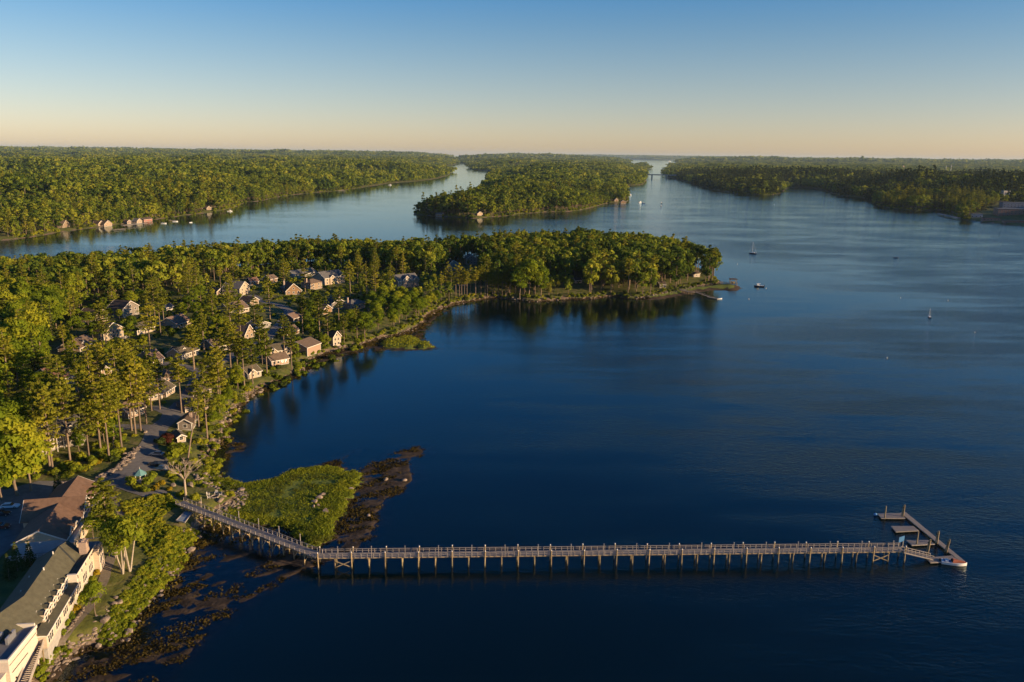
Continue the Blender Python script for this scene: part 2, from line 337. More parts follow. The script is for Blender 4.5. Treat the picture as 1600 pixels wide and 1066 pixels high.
def water_material():
    m = bpy.data.materials.new('sea_water'); m.use_nodes = True; nt = m.node_tree; N = nt.nodes; L = nt.links
    N.remove(N['Principled BSDF']); out = N['Material Output']; geo = N.new('ShaderNodeNewGeometry')
    def noise(sc, det, stretch=(1, 1, 1), rot=0):
        mp = N.new('ShaderNodeMapping'); mp.inputs['Scale'].default_value = stretch; mp.inputs['Rotation'].default_value = (0, 0, rot); L.new(geo.outputs['Position'], mp.inputs[0])
        n = N.new('ShaderNodeTexNoise'); n.inputs['Scale'].default_value = sc; n.inputs['Detail'].default_value = det; L.new(mp.outputs[0], n.inputs['Vector']); return n.outputs[0]
    def math_(op, a, b=None, c=None):
        n = N.new('ShaderNodeMath'); n.operation = op
        for i, v in enumerate((a, b, c)):
            if v is None: continue
            if isinstance(v, (int, float)): n.inputs[i].default_value = v
            else: L.new(v, n.inputs[i])
        return n.outputs[0]
    rip = math_('ADD', math_('MULTIPLY', math_('ADD', noise(.6, 4, (1, 1.7, 1), .4), math_('MULTIPLY', noise(2.1, 2, (1, 1.5, 1), .5), .32)), 1.5), math_('MULTIPLY', noise(.22, 3, (1, 2, 1), .3), 1.2))
    patch = math_('ADD', math_('MULTIPLY', noise(.006, 4, (1, 2.2, 1), .25), .6), math_('MULTIPLY', noise(.017, 5, (1, 5, 1), .18), .4))             # wind lanes, current streaks and slicks
    mr = N.new('ShaderNodeMapRange'); mr.inputs[1].default_value = .41; mr.inputs[2].default_value = .59; mr.inputs[3].default_value = .18; mr.inputs[4].default_value = .60; L.new(patch, mr.inputs[0])
    at = N.new('ShaderNodeAttribute'); at.attribute_name = 'depth'
    calm = N.new('ShaderNodeAttribute'); calm.attribute_name = 'calm'
    stren = math_('MULTIPLY', mr.outputs[0], math_('SUBTRACT', 1.0, math_('MULTIPLY', calm.outputs['Fac'], .75)))
    bp = N.new('ShaderNodeBump'); bp.inputs['Distance'].default_value = .32; L.new(stren, bp.inputs['Strength']); L.new(rip, bp.inputs['Height'])
    fr = N.new('ShaderNodeFresnel'); fr.inputs[0].default_value = 1.333; L.new(bp.outputs[0], fr.inputs['Normal'])
    gl = N.new('ShaderNodeBsdfGlossy'); gl.inputs['Roughness'].default_value = .06; gl.inputs[0].default_value = (.84,.97,1,1); L.new(bp.outputs[0], gl.inputs['Normal'])
    df = N.new('ShaderNodeBsdfDiffuse'); df.inputs[0].default_value = (.0001,.0046,.0056,1)
    tr = N.new('ShaderNodeBsdfTransparent'); tr.inputs[0].default_value = (.62,.72,.70,1)
    t = math_('POWER', 2.718, math_('MULTIPLY', at.outputs['Fac'], -1.5)); t = math_('MINIMUM', t, 1.0)
    a = N.new('ShaderNodeMixShader'); L.new(t, a.inputs[0]); L.new(df.outputs[0], a.inputs[1]); L.new(tr.outputs[0], a.inputs[2])
    b = N.new('ShaderNodeMixShader'); L.new(fr.outputs[0], b.inputs[0]); L.new(a.outputs[0], b.inputs[1]); L.new(gl.outputs[0], b.inputs[2])
    L.new(b.outputs[0], out.inputs[0]); return m
M['water'] = water_material()

# ------------------------------------------------------------------ ground and water sheets
def fattr(me, name, arr):
    a = me.attributes.new(name, 'FLOAT', 'POINT'); a.data.foreach_set('value', np.asarray(arr, np.float32))
def polar(angs, rads):
    A, Rr = np.meshgrid(angs, rads, indexing='ij'); x = Rr*np.sin(A); y = Rr*np.cos(A)
    na, nr = len(angs), len(rads); i = np.arange(na*nr).reshape(na, nr)
    f = np.stack([i[:-1, :-1], i[1:, :-1], i[1:, 1:], i[:-1, 1:]], -1).reshape(-1, 4)
    return x.ravel(), y.ravel(), f
def np_mesh(name, v, f, mats, smooth=True):
    me = bpy.data.meshes.new(name); v = np.asarray(v, np.float32); f = np.asarray(f, np.int32); k = f.shape[1]
    me.vertices.add(len(v)); me.vertices.foreach_set('co', v.ravel()); me.loops.add(f.size); me.loops.foreach_set('vertex_index', f.ravel())
    me.polygons.add(len(f)); me.polygons.foreach_set('loop_start', np.arange(0, f.size, k, dtype=np.int32)); me.polygons.foreach_set('use_smooth', np.full(len(f), smooth))
    for m in mats: me.materials.append(m)
    me.update(calc_edges=True); return me
def drop(v, f, keep):
    f = f[keep]; used = np.unique(f); mp = np.full(len(v), -1); mp[used] = np.arange(len(used)); return v[used], mp[f], used
def ring_radii(r0, near_step, near_to, ratio, far):
    r = list(np.arange(r0, near_to, near_step))
    while r[-1] < far: r.append(max(r[-1]+near_step, r[-1]*ratio))
    return np.array(r)
angs = np.radians(np.concatenate([np.arange(-62, -35, 1.0), np.arange(-35, 35, .2), np.arange(35, 62.1, 1.0)]))
LAWNS = [poly_px(q, 5) for q in ([(330,800),(372,785),(368,770),(340,758),(325,745),(262,735),(240,750),(275,775),(290,800)], [(75,1000),(160,885),(190,840),(215,800),(200,775),(262,790),(235,850),(200,910),(160,960),(110,1010),(60,1050)])]
rads = ring_radii(95, .85, 360, 1.0075, 45000)
gx, gy, gf = polar(angs, rads)
gh, gz = terrain(gx, gy, True)
_NR = len(rads); _H2 = gh.reshape(len(angs), _NR); _Z2 = gz.reshape(len(angs), _NR)
def terrain(x, y, full=False):            # from here on: bilinear lookup in the ground grid
    x = np.asarray(x, float); y = np.asarray(y, float); an = np.arctan2(x, y); rr = np.hypot(x, y)
    i = np.clip(np.searchsorted(angs, an)-1, 0, len(angs)-2); j = np.clip(np.searchsorted(rads, rr)-1, 0, _NR-2)
    s = np.clip((an-angs[i])/(angs[i+1]-angs[i]), 0, 1); t = np.clip((rr-rads[j])/(rads[j+1]-rads[j]), 0, 1)
    h = (_H2[i, j]*(1-t)+_H2[i, j+1]*t)*(1-s)+(_H2[i+1, j]*(1-t)+_H2[i+1, j+1]*t)*s
    return (h, _Z2[i+(s > .5), j+(t > .5)]) if full else h
keep = (gh[gf] > -3.9).any(1)
gv, gf2, used = drop(np.stack([gx, gy, gh], 1), gf, keep)
gme = np_mesh('ground', gv, gf2, [M['ground']])
zz = gz[used]; ux, uy = gx[used], gy[used]
for nm, k in (('z_mud', 4), ('z_marsh', 3), ('z_rock', 2), ('z_soil', 1)): fattr(gme, nm, (zz == k)*1.0)
lw = np.zeros(len(ux))
for q in LAWNS: lw = np.maximum(lw, sm(sdf(q, ux, uy)/2+.5)*(zz == 1))
fattr(gme, 'z_lawn', lw)
tag(put('ground', gme), 'wooded shores, lawns, rocky banks and mud flats of the river mouth', kind='structure')
wa = angs[::2] if len(angs) % 2 else np.append(angs[::2], angs[-1])
wr = ring_radii(60, 1.6, 360, 1.012, 50000)
wx, wy, wf = polar(wa, wr)
wh = terrain(wx, wy)
keep = (wh[wf] < .8).any(1)
wv, wf2, used = drop(np.stack([wx, wy, wx*0], 1), wf, keep)
wme = np_mesh('water', wv, wf2, [M['water']])
fattr(wme, 'depth', np.clip(-wh[used]+.02, 0.02, 9)+np.where(wh[used] <= -3.99, 6, 0))
_far = sm((wv[:, 1]-620)/700); _chan = sm((-(wv[:, 0]-.12*wv[:, 1])+40)/300)*sm((wv[:, 1]-650)/400)
fattr(wme, 'calm', np.clip(np.maximum.reduce([sm((230-np.abs(sdf(MAIN, wv[:, 0], wv[:, 1])))/200), (.30*_far), 1.12*_chan]), 0, 1.2))
tag(put('water', wme), 'dark blue tidal water with wind lanes and calm coves', kind='structure')

# ------------------------------------------------------------------ foliage geometry
def cards(centers, normals, size, jit, tone, rs, flat=1.0):
    """leaf-clump quads at centers, facing roughly along normals"""
    n = len(centers); nr = normals+rs.normal(0, jit, (n, 3)); nr /= np.linalg.norm(nr, axis=1)[:, None]+1e-9
    a = np.cross(nr, rs.normal(0, 1, (n, 3))); a /= np.linalg.norm(a, axis=1)[:, None]+1e-9; b = np.cross(nr, a)
    s = size*rs.uniform(.6, 1.35, (n, 1)); b = b*rs.uniform(.5, .9, (n, 1))
    lift = nr*s*.25
    v = np.stack([centers-a*s, centers-b*s+lift, centers+a*s, centers+b*s+lift*.3], 1).reshape(-1, 3)
    f = np.arange(4*n).reshape(n, 4); return v, f, np.repeat(tone, 4)
def sphere_pts(n, rs):
    p = rs.normal(0, 1, (n, 3)); return p/np.linalg.norm(p, axis=1)[:, None]
def join_mesh(name, parts, mats):
    vs, fs, ts = [], [], []; b = 0
    for v, f, t in parts: vs.append(v); fs.append(f+b); ts.append(t); b += len(v)
    me = np_mesh(name, np.concatenate(vs), np.concatenate(fs), mats, False); fattr(me, 'tone', np.concatenate(ts)); return me
def blob_cards(c, rad, n, size, rs, tone0, up=.15):
    p = sphere_pts(n, rs); p[:, 2] = np.where(p[:, 2] < -.35, -p[:, 2], p[:, 2])
    rr = rs.uniform(.72, 1.05, (n, 1)); pos = np.array(c)+p*np.array(rad)*rr
    return cards(pos, p+np.array([0, 0, up]), size, .24, np.clip(tone0+rs.normal(0, .08, n), 0, 1), rs)
def crown_broad(rs, h, r, base, nb, nc, size):
    """one crown: lumps arranged over an uneven dome"""
    parts = []; tall = h-base
    for i in range(nb):
        t = rs.random()**.75; ang = rs.uniform(0, 2*math.pi); prof = math.sin(math.pi*min(.97, .12+.80*t))**.7
        if t > .9: prof *= .5
        rr = r*prof*rs.uniform(.35, .9); c = (rr*math.cos(ang), rr*math.sin(ang), base+tall*(.10+.78*t))
        br = r*rs.uniform(.26, .44); parts.append(blob_cards(c, (br, br, br*rs.uniform(.6, .85)), nc, size, rs, rs.uniform(.15, .85)))
    return parts
def trunk_mesh(name, h, r, rs, m, limbs=5, lean=0, limb_from=.45, top=.9, spread=.22):
    mb = MB(); p = Vector((0, 0, -.6)); n = 5; prev = p; x = y = 0
    pts = []
    for i in range(n+1):
        t = i/n; z = -.6+(h*top+.6)*t; x = lean*t*h+rs.normal(0, .01*h)*(i > 0)*(i < n); y = rs.normal(0, .01*h)*(i > 0)
        pts.append((Vector((x, y, z)), r*(1-.78*t)))
    for (a, ra), (b, rb) in zip(pts, pts[1:]): mb.tube(a, b, ra, rb, 7, cap=False)
    for k in range(limbs):
        t = rs.uniform(limb_from, .85); z = h*top*t; ang = rs.uniform(0, 6.28); L = h*spread*(1.15-t)
        q = Vector((lean*t*h, 0, z)); e = q+Vector((math.cos(ang)*L, math.sin(ang)*L, L*.8)); mb.tube(q, e, r*(1-t)*.5+.04, .04, 5, cap=False)
    return mb.mesh(name, m, True)
def crown_pine(rs, h, r, base, layers, nc, size, conic=.5):
    """ragged flat plates of needles on whorled limbs, with gaps between the tiers"""
    parts = []; bend = rs.uniform(0, 6.28)
    for i in range(layers):
        t = i/(layers-1); z = base+(h-base)*t; prof = (1-t)**conic*(.62+.38*min(1, t/.22)); rad = r*prof*rs.uniform(.65, 1.12)+.5
        nb = rs.integers(4, 7) if t < .8 else 3; a0 = rs.uniform(0, 6.28)
        for k in range(nb):
            if rs.random() < .16: continue
            ang = a0+6.28*k/nb+rs.normal(0, .35); L = rad*rs.uniform(.6, 1.15)*(1+.18*math.cos(ang-bend)); tone = rs.uniform(.1, .9); dz = rs.normal(0, .45)
            for s_, q in ((.38, .34), (.68, .36), (.97, .27)):
                c = (L*s_*math.cos(ang), L*s_*math.sin(ang), z+dz+L*s_*.20); br = max(.5, rad*q)
                parts.append(blob_cards(c, (br, br, max(.28, br*.27)), nc, size, rs, tone, .7))
    return parts
def pine_branches(rs, h, base, r, mb):
    for i in range(12):
        z = base+(h-base)*rs.uniform(-.15, .8); a = rs.uniform(0, 6.28); L = r*rs.uniform(.4, .8)
        mb.tube((0, 0, z), (L*math.cos(a), L*math.sin(a), z+L*.25), .09, .03, 4, cap=False)
def crown_spruce(rs, h, r, base, layers, nc, size):
    parts = []
    for i in range(layers):
        t = i/(layers-1); z = base+(h-base)*t; rad = r*(1-t)**.85*rs.uniform(.85, 1.1)+.25
        nb = max(3, int(6*(1-t)+3)); a0 = rs.uniform(0, 6.28)
        for k in range(nb):
            ang = a0+6.28*k/nb; c = (rad*.6*math.cos(ang), rad*.6*math.sin(ang), z-.12*rad); br = max(.35, rad*.42)
            parts.append(blob_cards(c, (br, br, br*.5), nc, size, rs, rs.uniform(.2, .8), .3))
    return parts

PR = {}     # prototype meshes: kind -> list of (crown mesh, trunk mesh); unit = real metres at scale 1
rs = np.random.default_rng(3)
PR['broad'] = []
for i in range(5):
    h, r = 20, 5.9+.5*i*(i % 2); pts = crown_broad(rs, h, r, 4.2+i*.4, 34, 84, .46)
    PR['broad'].append((join_mesh('crown', pts, [M['leaf']]), trunk_mesh('trunk', h, .33, rs, M['bark'], 7, 0, .25)))
PR['pine'] = []
for i in range(5):
    h = 30; base = (14, 16, 12, 17, 10)[i]; r = (6.4, 5.6, 6.8, 5.2, 6.2)[i]
    tm = MB(); tm.tube((0, 0, -.8), (0, 0, 12), .40, .32, 7, cap=False); tm.tube((0, 0, 12), (rs.normal(0, .3), 0, 29.2), .32, .06, 7, cap=False); pine_branches(rs, h, base, r, tm)
    PR['pine'].append((join_mesh('crown', crown_pine(rs, h, r, base, 10, 12, .50, (.6, .55, .7, .5, .75)[i]), [M['needle']]), tm.mesh('trunk', M['bark'], True)))
PR['spruce'] = []
for i in range(3):
    h = 20; PR['spruce'].append((join_mesh('crown', crown_spruce(rs, h, 3.3+.4*i, 2.2, 13, 9, .5), [M['spruce']]), trunk_mesh('trunk', h, .28, rs, M['bark'], 0)))
PR['birch'] = []
for i in range(2):
    h = 15; tm = MB()
    for a in (0, 2.2, 4.1): tm.tube((0, 0, -.5), (1.6*math.cos(a), 1.6*math.sin(a), 8), .22, .13, 6, cap=False); tm.tube((1.6*math.cos(a), 1.6*math.sin(a), 8), (2.6*math.cos(a), 2.6*math.sin(a), 12.5), .13, .04, 5, cap=False)
    PR['birch'].append((join_mesh('crown', crown_broad(rs, h, 4.6, 5.5, 26, 50, .38), [M['shrub']]), tm.mesh('trunk', M['birchbark'], True)))
def bush_mesh(name, m, rs, r=1.2, nb=9, nc=60, size=.19, hz=.8):
    pts = []
    for i in range(nb):
        a = rs.uniform(0, 6.28); q = r*rs.uniform(0, .6); br = r*rs.uniform(.4, .6)
        pts.append(blob_cards((q*math.cos(a), q*math.sin(a), r*rs.uniform(.25, hz)), (br, br, br*.8), nc, size, rs, rs.uniform(.2, .85)))
    return join_mesh(name, pts, [m])
PR['bush'] = [bush_mesh('shrub', M['shrub'], rs) for _ in range(3)]
PR['goldbush'] = [bush_mesh('golden_shrub', M['gold'], rs)]
PR['purplebush'] = [bush_mesh('copper_shrub', M['purple'], rs)]
PR['darkbush'] = [bush_mesh('dark_shrub', M['spruce'], rs)]

# unlinked prototypes for the uncountable woods
def proto_coll(name, meshes):
    c = bpy.data.collections.new(name)
    for i, me in enumerate(meshes):
        o = bpy.data.objects.new(f'{name}_{i:02d}', me); c.objects.link(o)
    return c
def merge(name, crown, trunk_h, mats, tr=.3):
    return crown
def mid_tree(kind, rs):
    if kind == 'broad': parts = crown_broad(rs, 20, 5.8, 4, 15, 22, .95); m = M['farleaf']
    elif kind == 'pine': parts = crown_pine(rs, 27, 5.6, 9, 7, 5, .95, .6); m = M['needle']
    else: parts = crown_spruce(rs, 21, 3.6, 2, 8, 5, .85); m = M['spruce']
    mb = MB(); mb.tube((0, 0, -1), (0, 0, 17), .35, .12, 5, cap=False)
    v = np.array([tuple(x) for x in mb.v]); f = np.array(mb.f)
    me = join_mesh('tree', parts+[(v, f, np.full(len(v), .5))], [m, M['bark']])
    mi = np.zeros(len(me.polygons), np.int32); mi[-len(f):] = 1; me.polygons.foreach_set('material_index', mi); return me
rs = np.random.default_rng(11)
MID = proto_coll('wood_tree', [mid_tree('broad', rs) for _ in range(5)]+[mid_tree('pine', rs) for _ in range(2)]+[mid_tree('spruce', rs) for _ in range(2)])
def far_tree(rs, conif=False):
    if conif: return join_mesh('t', crown_spruce(rs, 22, 4.2, 1, 5, 3, 1.9), [M['spruce']])
    parts = []
    for i in range(5):
        a = rs.uniform(0, 6.28); q = rs.uniform(.5, 3); c = (q*math.cos(a), q*math.sin(a), rs.uniform(9, 15)); br = rs.uniform(2.6, 3.8)
        parts.append(blob_cards(c, (br, br, br*.8), 13, 1.7, rs, rs.uniform(.1, .9)))
    parts.append(blob_cards((0, 0, 6), (4.5, 4.5, 5), 12, 2.6, rs, .3))
    return join_mesh('t', parts, [M['farleaf']])
FAR = proto_coll('far_tree', [far_tree(rs) for _ in range(5)]+[far_tree(rs, True) for _ in range(2)])
def grove(rs):
    parts = []
    for i in range(26):
        x, y = rs.uniform(-32, 32, 2); rr = rs.uniform(5, 8); t = rs.uniform(0, 1)
        parts.append(blob_cards((x, y, 11+rs.normal(0, 2)), (rr, rr, rr*.9), 12, 3.6, rs, t))
    return join_mesh('grove', parts, [M['farleaf']])
GRV = proto_coll('grove', [grove(rs) for _ in range(5)])

def scatter(name, pts, scl, idx, coll, label, zs=None, kind='stuff'):
    n = len(pts); me = bpy.data.meshes.new(name); me.vertices.add(n); me.vertices.foreach_set('co', np.asarray(pts, np.float32).ravel())
    fattr(me, 'scl', scl); fattr(me, 'zs', np.ones(n) if zs is None else zs); fattr(me, 'rz', rng.uniform(0, 6.28, n))
    a = me.attributes.new('idx', 'INT', 'POINT'); a.data.foreach_set('value', np.asarray(idx, np.int32))
    o = put(name, me); tag(o, label, kind=kind)
    ng = bpy.data.node_groups.new(name, 'GeometryNodeTree'); ng.interface.new_socket('Geometry', in_out='INPUT', socket_type='NodeSocketGeometry'); ng.interface.new_socket('Geometry', in_out='OUTPUT', socket_type='NodeSocketGeometry')
    N = ng.nodes; L = ng.links; gi = N.new('NodeGroupInput'); go = N.new('NodeGroupOutput')
    ip = N.new('GeometryNodeInstanceOnPoints'); ci = N.new('GeometryNodeCollectionInfo'); ci.inputs['Collection'].default_value = coll
    ci.inputs['Separate Children'].default_value = True; ci.inputs['Reset Children'].default_value = True
    def na(nm, t='FLOAT'):
        q = N.new('GeometryNodeInputNamedAttribute'); q.data_type = t; q.inputs[0].default_value = nm; return q.outputs[0]
    cr = N.new('ShaderNodeCombineXYZ'); L.new(na('rz'), cr.inputs[2])
    cs = N.new('ShaderNodeCombineXYZ'); s_ = na('scl'); L.new(s_, cs.inputs[0]); L.new(s_, cs.inputs[1])
    mu = N.new('ShaderNodeMath'); mu.operation = 'MULTIPLY'; L.new(s_, mu.inputs[0]); L.new(na('zs'), mu.inputs[1]); L.new(mu.outputs[0], cs.inputs[2])
    er = N.new('FunctionNodeEulerToRotation'); L.new(cr.outputs[0], er.inputs[0])
    ip.inputs['Pick Instance'].default_value = True
    L.new(gi.outputs[0], ip.inputs['Points']); L.new(ci.outputs[0], ip.inputs['Instance']); L.new(na('idx', 'INT'), ip.inputs['Instance Index'])
    L.new(er.outputs[0], ip.inputs['Rotation']); L.new(cs.outputs[0], ip.inputs['Scale']); L.new(ip.outputs[0], go.inputs[0])
    md = o.modifiers.new('scatter', 'NODES'); md.node_group = ng; return o

# ------------------------------------------------------------------ distant woods
def jitter_grid(x0, x1, y0, y1, s, seed):
    r_ = np.random.default_rng(seed); X, Y = np.meshgrid(np.arange(x0, x1, s), np.arange(y0, y1, s)); X = X.ravel(); Y = Y.ravel()
    return X+r_.uniform(-.45, .45, len(X))*s, Y+r_.uniform(-.45, .45, len(Y))*s
FAC_CLEAR = poly_px([(1512,345),(1640,360),(1640,322),(1560,323),(1520,334)], 3)
FARH = [P(x_, y_, 2) for x_, y_ in ((134,344.5),(103,355.5),(158,353),(169,354),(202,350),(218,349),(231,346),(21,356.5),(326,328),(379,311.5),(750,337),(685,338),(963,315),(974,318),(160,339),(1527,343),(1545,346),(1580,352),(1585,338))]
def clear_of_houses(x, y):
    r = np.hypot(x, y); an = np.arctan2(x, y); k = np.ones(len(x), bool)
    for p in FARH:
        rh = math.hypot(p[0], p[1]); ah = math.atan2(p[0], p[1]); k &= ~((np.abs(an-ah)*rh < 9) & (r > rh-70) & (r < rh+8))
    return k
def woods(name, s, rmin, rmax, coll, nb, nt, base_scale, label, seed, conif=.2, xr=None):
    x, y = jitter_grid(-rmax*.62, rmax*.62, 0, rmax, s, seed) if xr is None else jitter_grid(*xr, s, seed)
    r = np.hypot(x, y); a = np.degrees(np.arctan2(x, y)); k = (r > rmin) & (r < rmax) & (np.abs(a) < 36.5); x, y = x[k], y[k]
    h, z = terrain(x, y, True); k = (z > 0) & (h > .6) & ((np.hypot(x, y) > 1000) & (sdf(MAIN, x, y) < -20)); k &= (sdf(FAC_CLEAR, x, y) < 0) & clear_of_houses(x, y); x, y, h = x[k], y[k], h[k]
    n = len(x); r_ = np.random.default_rng(seed+1); cn = fbm(x/160, y/160, 3)
    onR = sdf(RIGHT, x, y) > 0; isc = (r_.random(n) < np.where(onR, .80-.9*(cn > .28), conif+.5*np.clip(cn, -.3, 1))) & (nt > nb) & (onR | (base_scale < 1.4))
    idx = np.where(isc, r_.integers(nb, max(nt, nb+1), n), r_.integers(0, nb, n))
    sc = base_scale*r_.uniform(.68, 1.25, n)*(1+.30*np.clip(fbm(x/90+5, y/90, 3)*2, -1, 1))
    return scatter(name, np.stack([x, y, h-.3], 1), sc, idx, coll, label, zs=r_.uniform(.75, 1.1, n)), n
cnt = []
cnt.append(woods('far_shore_woods', 9.6, 1000, 2300, MID, 5, 9, 1.18, 'mixed woods along the far shores and on the wooded neck across the river', 21, .10)[1])
cnt.append(woods('distant_woods', 12.8, 2300, 4600, FAR, 5, 7, 1.42, 'unbroken forest canopy on the low hills beyond the river', 31, .12)[1])
cnt.append(woods('far_hill_woods', 58, 4600, 13000, GRV, 5, 5, 1.05, 'forest covering the far hills under the horizon', 41)[1])
cnt.append(woods('horizon_woods', 150, 13000, 44000, GRV, 5, 5, 2.6, 'hazy forest on the last ridges at the horizon', 51)[1])
print('WOODS', cnt)

# ------------------------------------------------------------------ roads and paths
def tri_sheet(name, outline, off, m, label, step=2.2, kind='structure', thick=0.0):
    """a paved sheet following the ground, outline in world xy"""
    pts = []; n = len(outline)
    for i in range(n):
        a = np.array(outline[i][:2]); b = np.array(outline[(i+1) % n][:2]); k = max(1, int(np.linalg.norm(b-a)/step))
        for j in range(k): pts.append(a+(b-a)*j/k)
    nb = len(pts); P_ = np.array(pts); x0, y0 = P_.min(0); x1, y1 = P_.max(0)
    X, Y = np.meshgrid(np.arange(x0, x1, step), np.arange(y0, y1, step)); X = X.ravel(); Y = Y.ravel()
    k = sdf(pts, X, Y) > step*.4; allp = [Vector(p) for p in pts]+[Vector((a, b)) for a, b in zip(X[k], Y[k])]
    v, e, f, _, _, _ = delaunay_2d_cdt(allp, [(i, (i+1) % nb) for i in range(nb)], [], 1, 1e-4)
    vx = np.array([q.x for q in v]); vy = np.array([q.y for q in v]); h = terrain(vx, vy)+off
    mb = MB(); mb.add(list(zip(vx, vy, h)), f)
    return tag(mb.build(name, m, smooth=True), label, kind=kind)
def ribbon(name, px, width, off, m, label):
    c = [G(*q)[:2] for q in px]
    for _ in range(2):
        q = [c[0]]
        for a, b in zip(c, c[1:]): q += [a*.75+b*.25, a*.25+b*.75]
        c = q+[c[-1]]
    L_, R_ = [], []
    for i, p in enumerate(c):
        d = c[min(i+1, len(c)-1)]-c[max(i-1, 0)]; d = d/np.linalg.norm(d); nrm = np.array([-d[1], d[0]]); wd = width*(1+.06*math.sin(i*2.1))
        L_.append(p+nrm*wd/2); R_.append(p-nrm*wd/2)
    return tri_sheet(name, L_+R_[::-1], off, m, label, 2.0)
PLAZA_PX = [(152,744),(190,725),(200,714),(212,702),(221,690),(227,677),(222,670),(190,672),(190,663),(222,664),(238,664),(250,655),(254,647),(240,641),(237,635),(252,634),(262,639),(272,629),(284,628),(288,640),(288,648),
   (276,658),(264,668),(257,680),(247,692),(247,701),(258,710),(264,722),(262,736),(236,735),(214,740),(202,747),(199,756),(206,764),(218,770),(238,766),(255,766),(268,772),(280,782),(276,789),(262,786),(245,780),(222,776),(200,769),(175,760),(158,757),(142,757)]
PLAZA = [G(*q)[:2] for q in PLAZA_PX]
tri_sheet('road', PLAZA, .10, M['asphalt'], 'grey asphalt forecourt and lane leading down to the pier')
LOT_PX = [(-60,765),(10,765),(60,752),(100,752),(128,752),(110,772),(84,782),(60,800),(48,822),(24,850),(2,870),(-20,900),(-90,905)]
LOT = [G(*q)[:2] for q in LOT_PX]
tri_sheet('road', LOT, .10, M['asphalt'], 'shaded asphalt car park beside the brown roofed building')
ribbon('road', [(190,667),(150,664),(118,668),(90,664)], 4.5, .10, M['asphalt'], 'narrow drive running into the pines towards the grey mansion')
ribbon('road', [(286,634),(300,600),(318,583),(298,576),(268,566),(245,572)], 5, .10, M['asphalt'], 'lane curving up between the shore cottages')
ribbon('road', [(318,583),(350,562),(378,548),(402,540),(425,521),(444,500),(455,488),(440,478),(412,472),(392,461)], 6.5, .10, M['asphalt'], 'blue grey village road climbing towards the wood')
ribbon('road', [(402,540),(436,537),(448,545),(420,556),(392,560),(380,550)], 5, .10, M['asphalt'], 'small parking loop behind the shore cottages')
ribbon('road', [(110,618),(118,602),(134,592),(152,600),(170,612)], 5, .10, M['asphalt'], 'grey drive looping round the reddish brown roofed house')
ribbon('road', [(-30,640),(10,632),(45,634),(75,645)], 5, .10, M['asphalt'], 'shaded drive under the left wood')
M['path'] = mat('gravel_path', (.20,.165,.12), .95, .3, 1.5, .4)
ribbon('path', [(62,1040),(95,1000),(118,972),(140,950),(160,915),(170,880),(182,850),(196,812),(178,780),(160,765)], 2.4, .09, M['path'], 'gravel footpath along the bank below the hotel')

# ------------------------------------------------------------------ houses
_wcache = {}
def window_meshes(w_, h_):
    k = (round(w_, 2), round(h_, 2))
    if k not in _wcache:
        f = MB(); t = .13
        f.box(-w_/2-t, w_/2+t, -.07, .02, -h_/2-t, -h_/2); f.box(-w_/2-t, w_/2+t, -.07, .02, h_/2, h_/2+t)
        f.box(-w_/2-t, -w_/2, -.07, .02, -h_/2, h_/2); f.box(w_/2, w_/2+t, -.07, .02, -h_/2, h_/2)
        if h_ > 1.1: f.box(-w_/2, w_/2, -.06, .0, -.03, .03)
        g = MB().box(-w_/2, w_/2, -.03, .015, -h_/2, h_/2)
        _wcache[k] = (f.mesh('window', M['white']), g.mesh('pane', M['glass']))
    return _wcache[k]
def window(parent, x, y, z, w_, h_, rz=0):
    f, g = window_meshes(w_, h_); o = put('window', f, parent, (x, y, z), rz); put('pane', g, o)
def door(parent, x, y, z, m, rz=0, w_=1.0, h_=2.1):
    o = MB().box(-w_/2, w_/2, -.06, .02, 0, h_).build('door', m, parent, (x, y, z), rz)
    MB().box(w_/2-.18, w_/2-.10, -.12, -.06, 1.0, 1.08).build('handle', M['metal'], o)
def win_row(parent, x0, x1, y, z, n, w_, h_, rz=0, axis='x'):
    for i in range(n):
        t = (i+.5)/n; v = x0+(x1-x0)*t
        window(parent, *((v, y) if axis == 'x' else (y, v)), z, w_, h_, rz)
def gable_roof(mb, x0, x1, y0, y1, ze, rise, ov=.55, along='x', th=.22):
    """two sloping slabs; ridge along x or y"""
    if along == 'x':
        ym = (y0+y1)/2; half = (y1-y0)/2; s = rise/half; zo = ze-s*ov
        for sg, ye in ((-1, y0-ov), (1, y1+ov)):
            mb.prism([(x0-ov, ye, zo), (x1+ov, ye, zo), (x1+ov, ym, ze+rise), (x0-ov, ym, ze+rise)], (0, 0, th))
    else:
        xm = (x0+x1)/2; half = (x1-x0)/2; s = rise/half; zo = ze-s*ov
        for xe in (x0-ov, x1+ov):
            mb.prism([(xe, y0-ov, zo), (xe, y1+ov, zo), (xm, y1+ov, ze+rise), (xm, y0-ov, ze+rise)], (0, 0, th))
def hip_roof(mb, x0, x1, y0, y1, ze, rise, ov=.55, th=.2):
    x0 -= ov; x1 += ov; y0 -= ov; y1 += ov; w_ = x1-x0; d = y1-y0; k = min(w_, d)/2; ym = (y0+y1)/2; xm = (x0+x1)/2
    a, b = ((x0+k, ym), (x1-k, ym)) if w_ >= d else ((xm, y0+k), (xm, y1-k))
    z0 = ze-.1; zr = ze+rise
    v = [(x0,y0,z0),(x1,y0,z0),(x1,y1,z0),(x0,y1,z0),(x0,y0,z0+th),(x1,y0,z0+th),(x1,y1,z0+th),(x0,y1,z0+th),(a[0],a[1],zr),(b[0],b[1],zr)]
    if w_ >= d: fs = [(4,5,9,8),(5,6,9),(6,7,8,9),(7,4,8)]
    else: fs = [(4,5,8),(5,6,9,8),(6,7,9),(7,4,8,9)]
    mb.add(v, fs+[(3,2,1,0),(0,1,5,4),(1,2,6,5),(2,3,7,6),(3,0,4,7)])
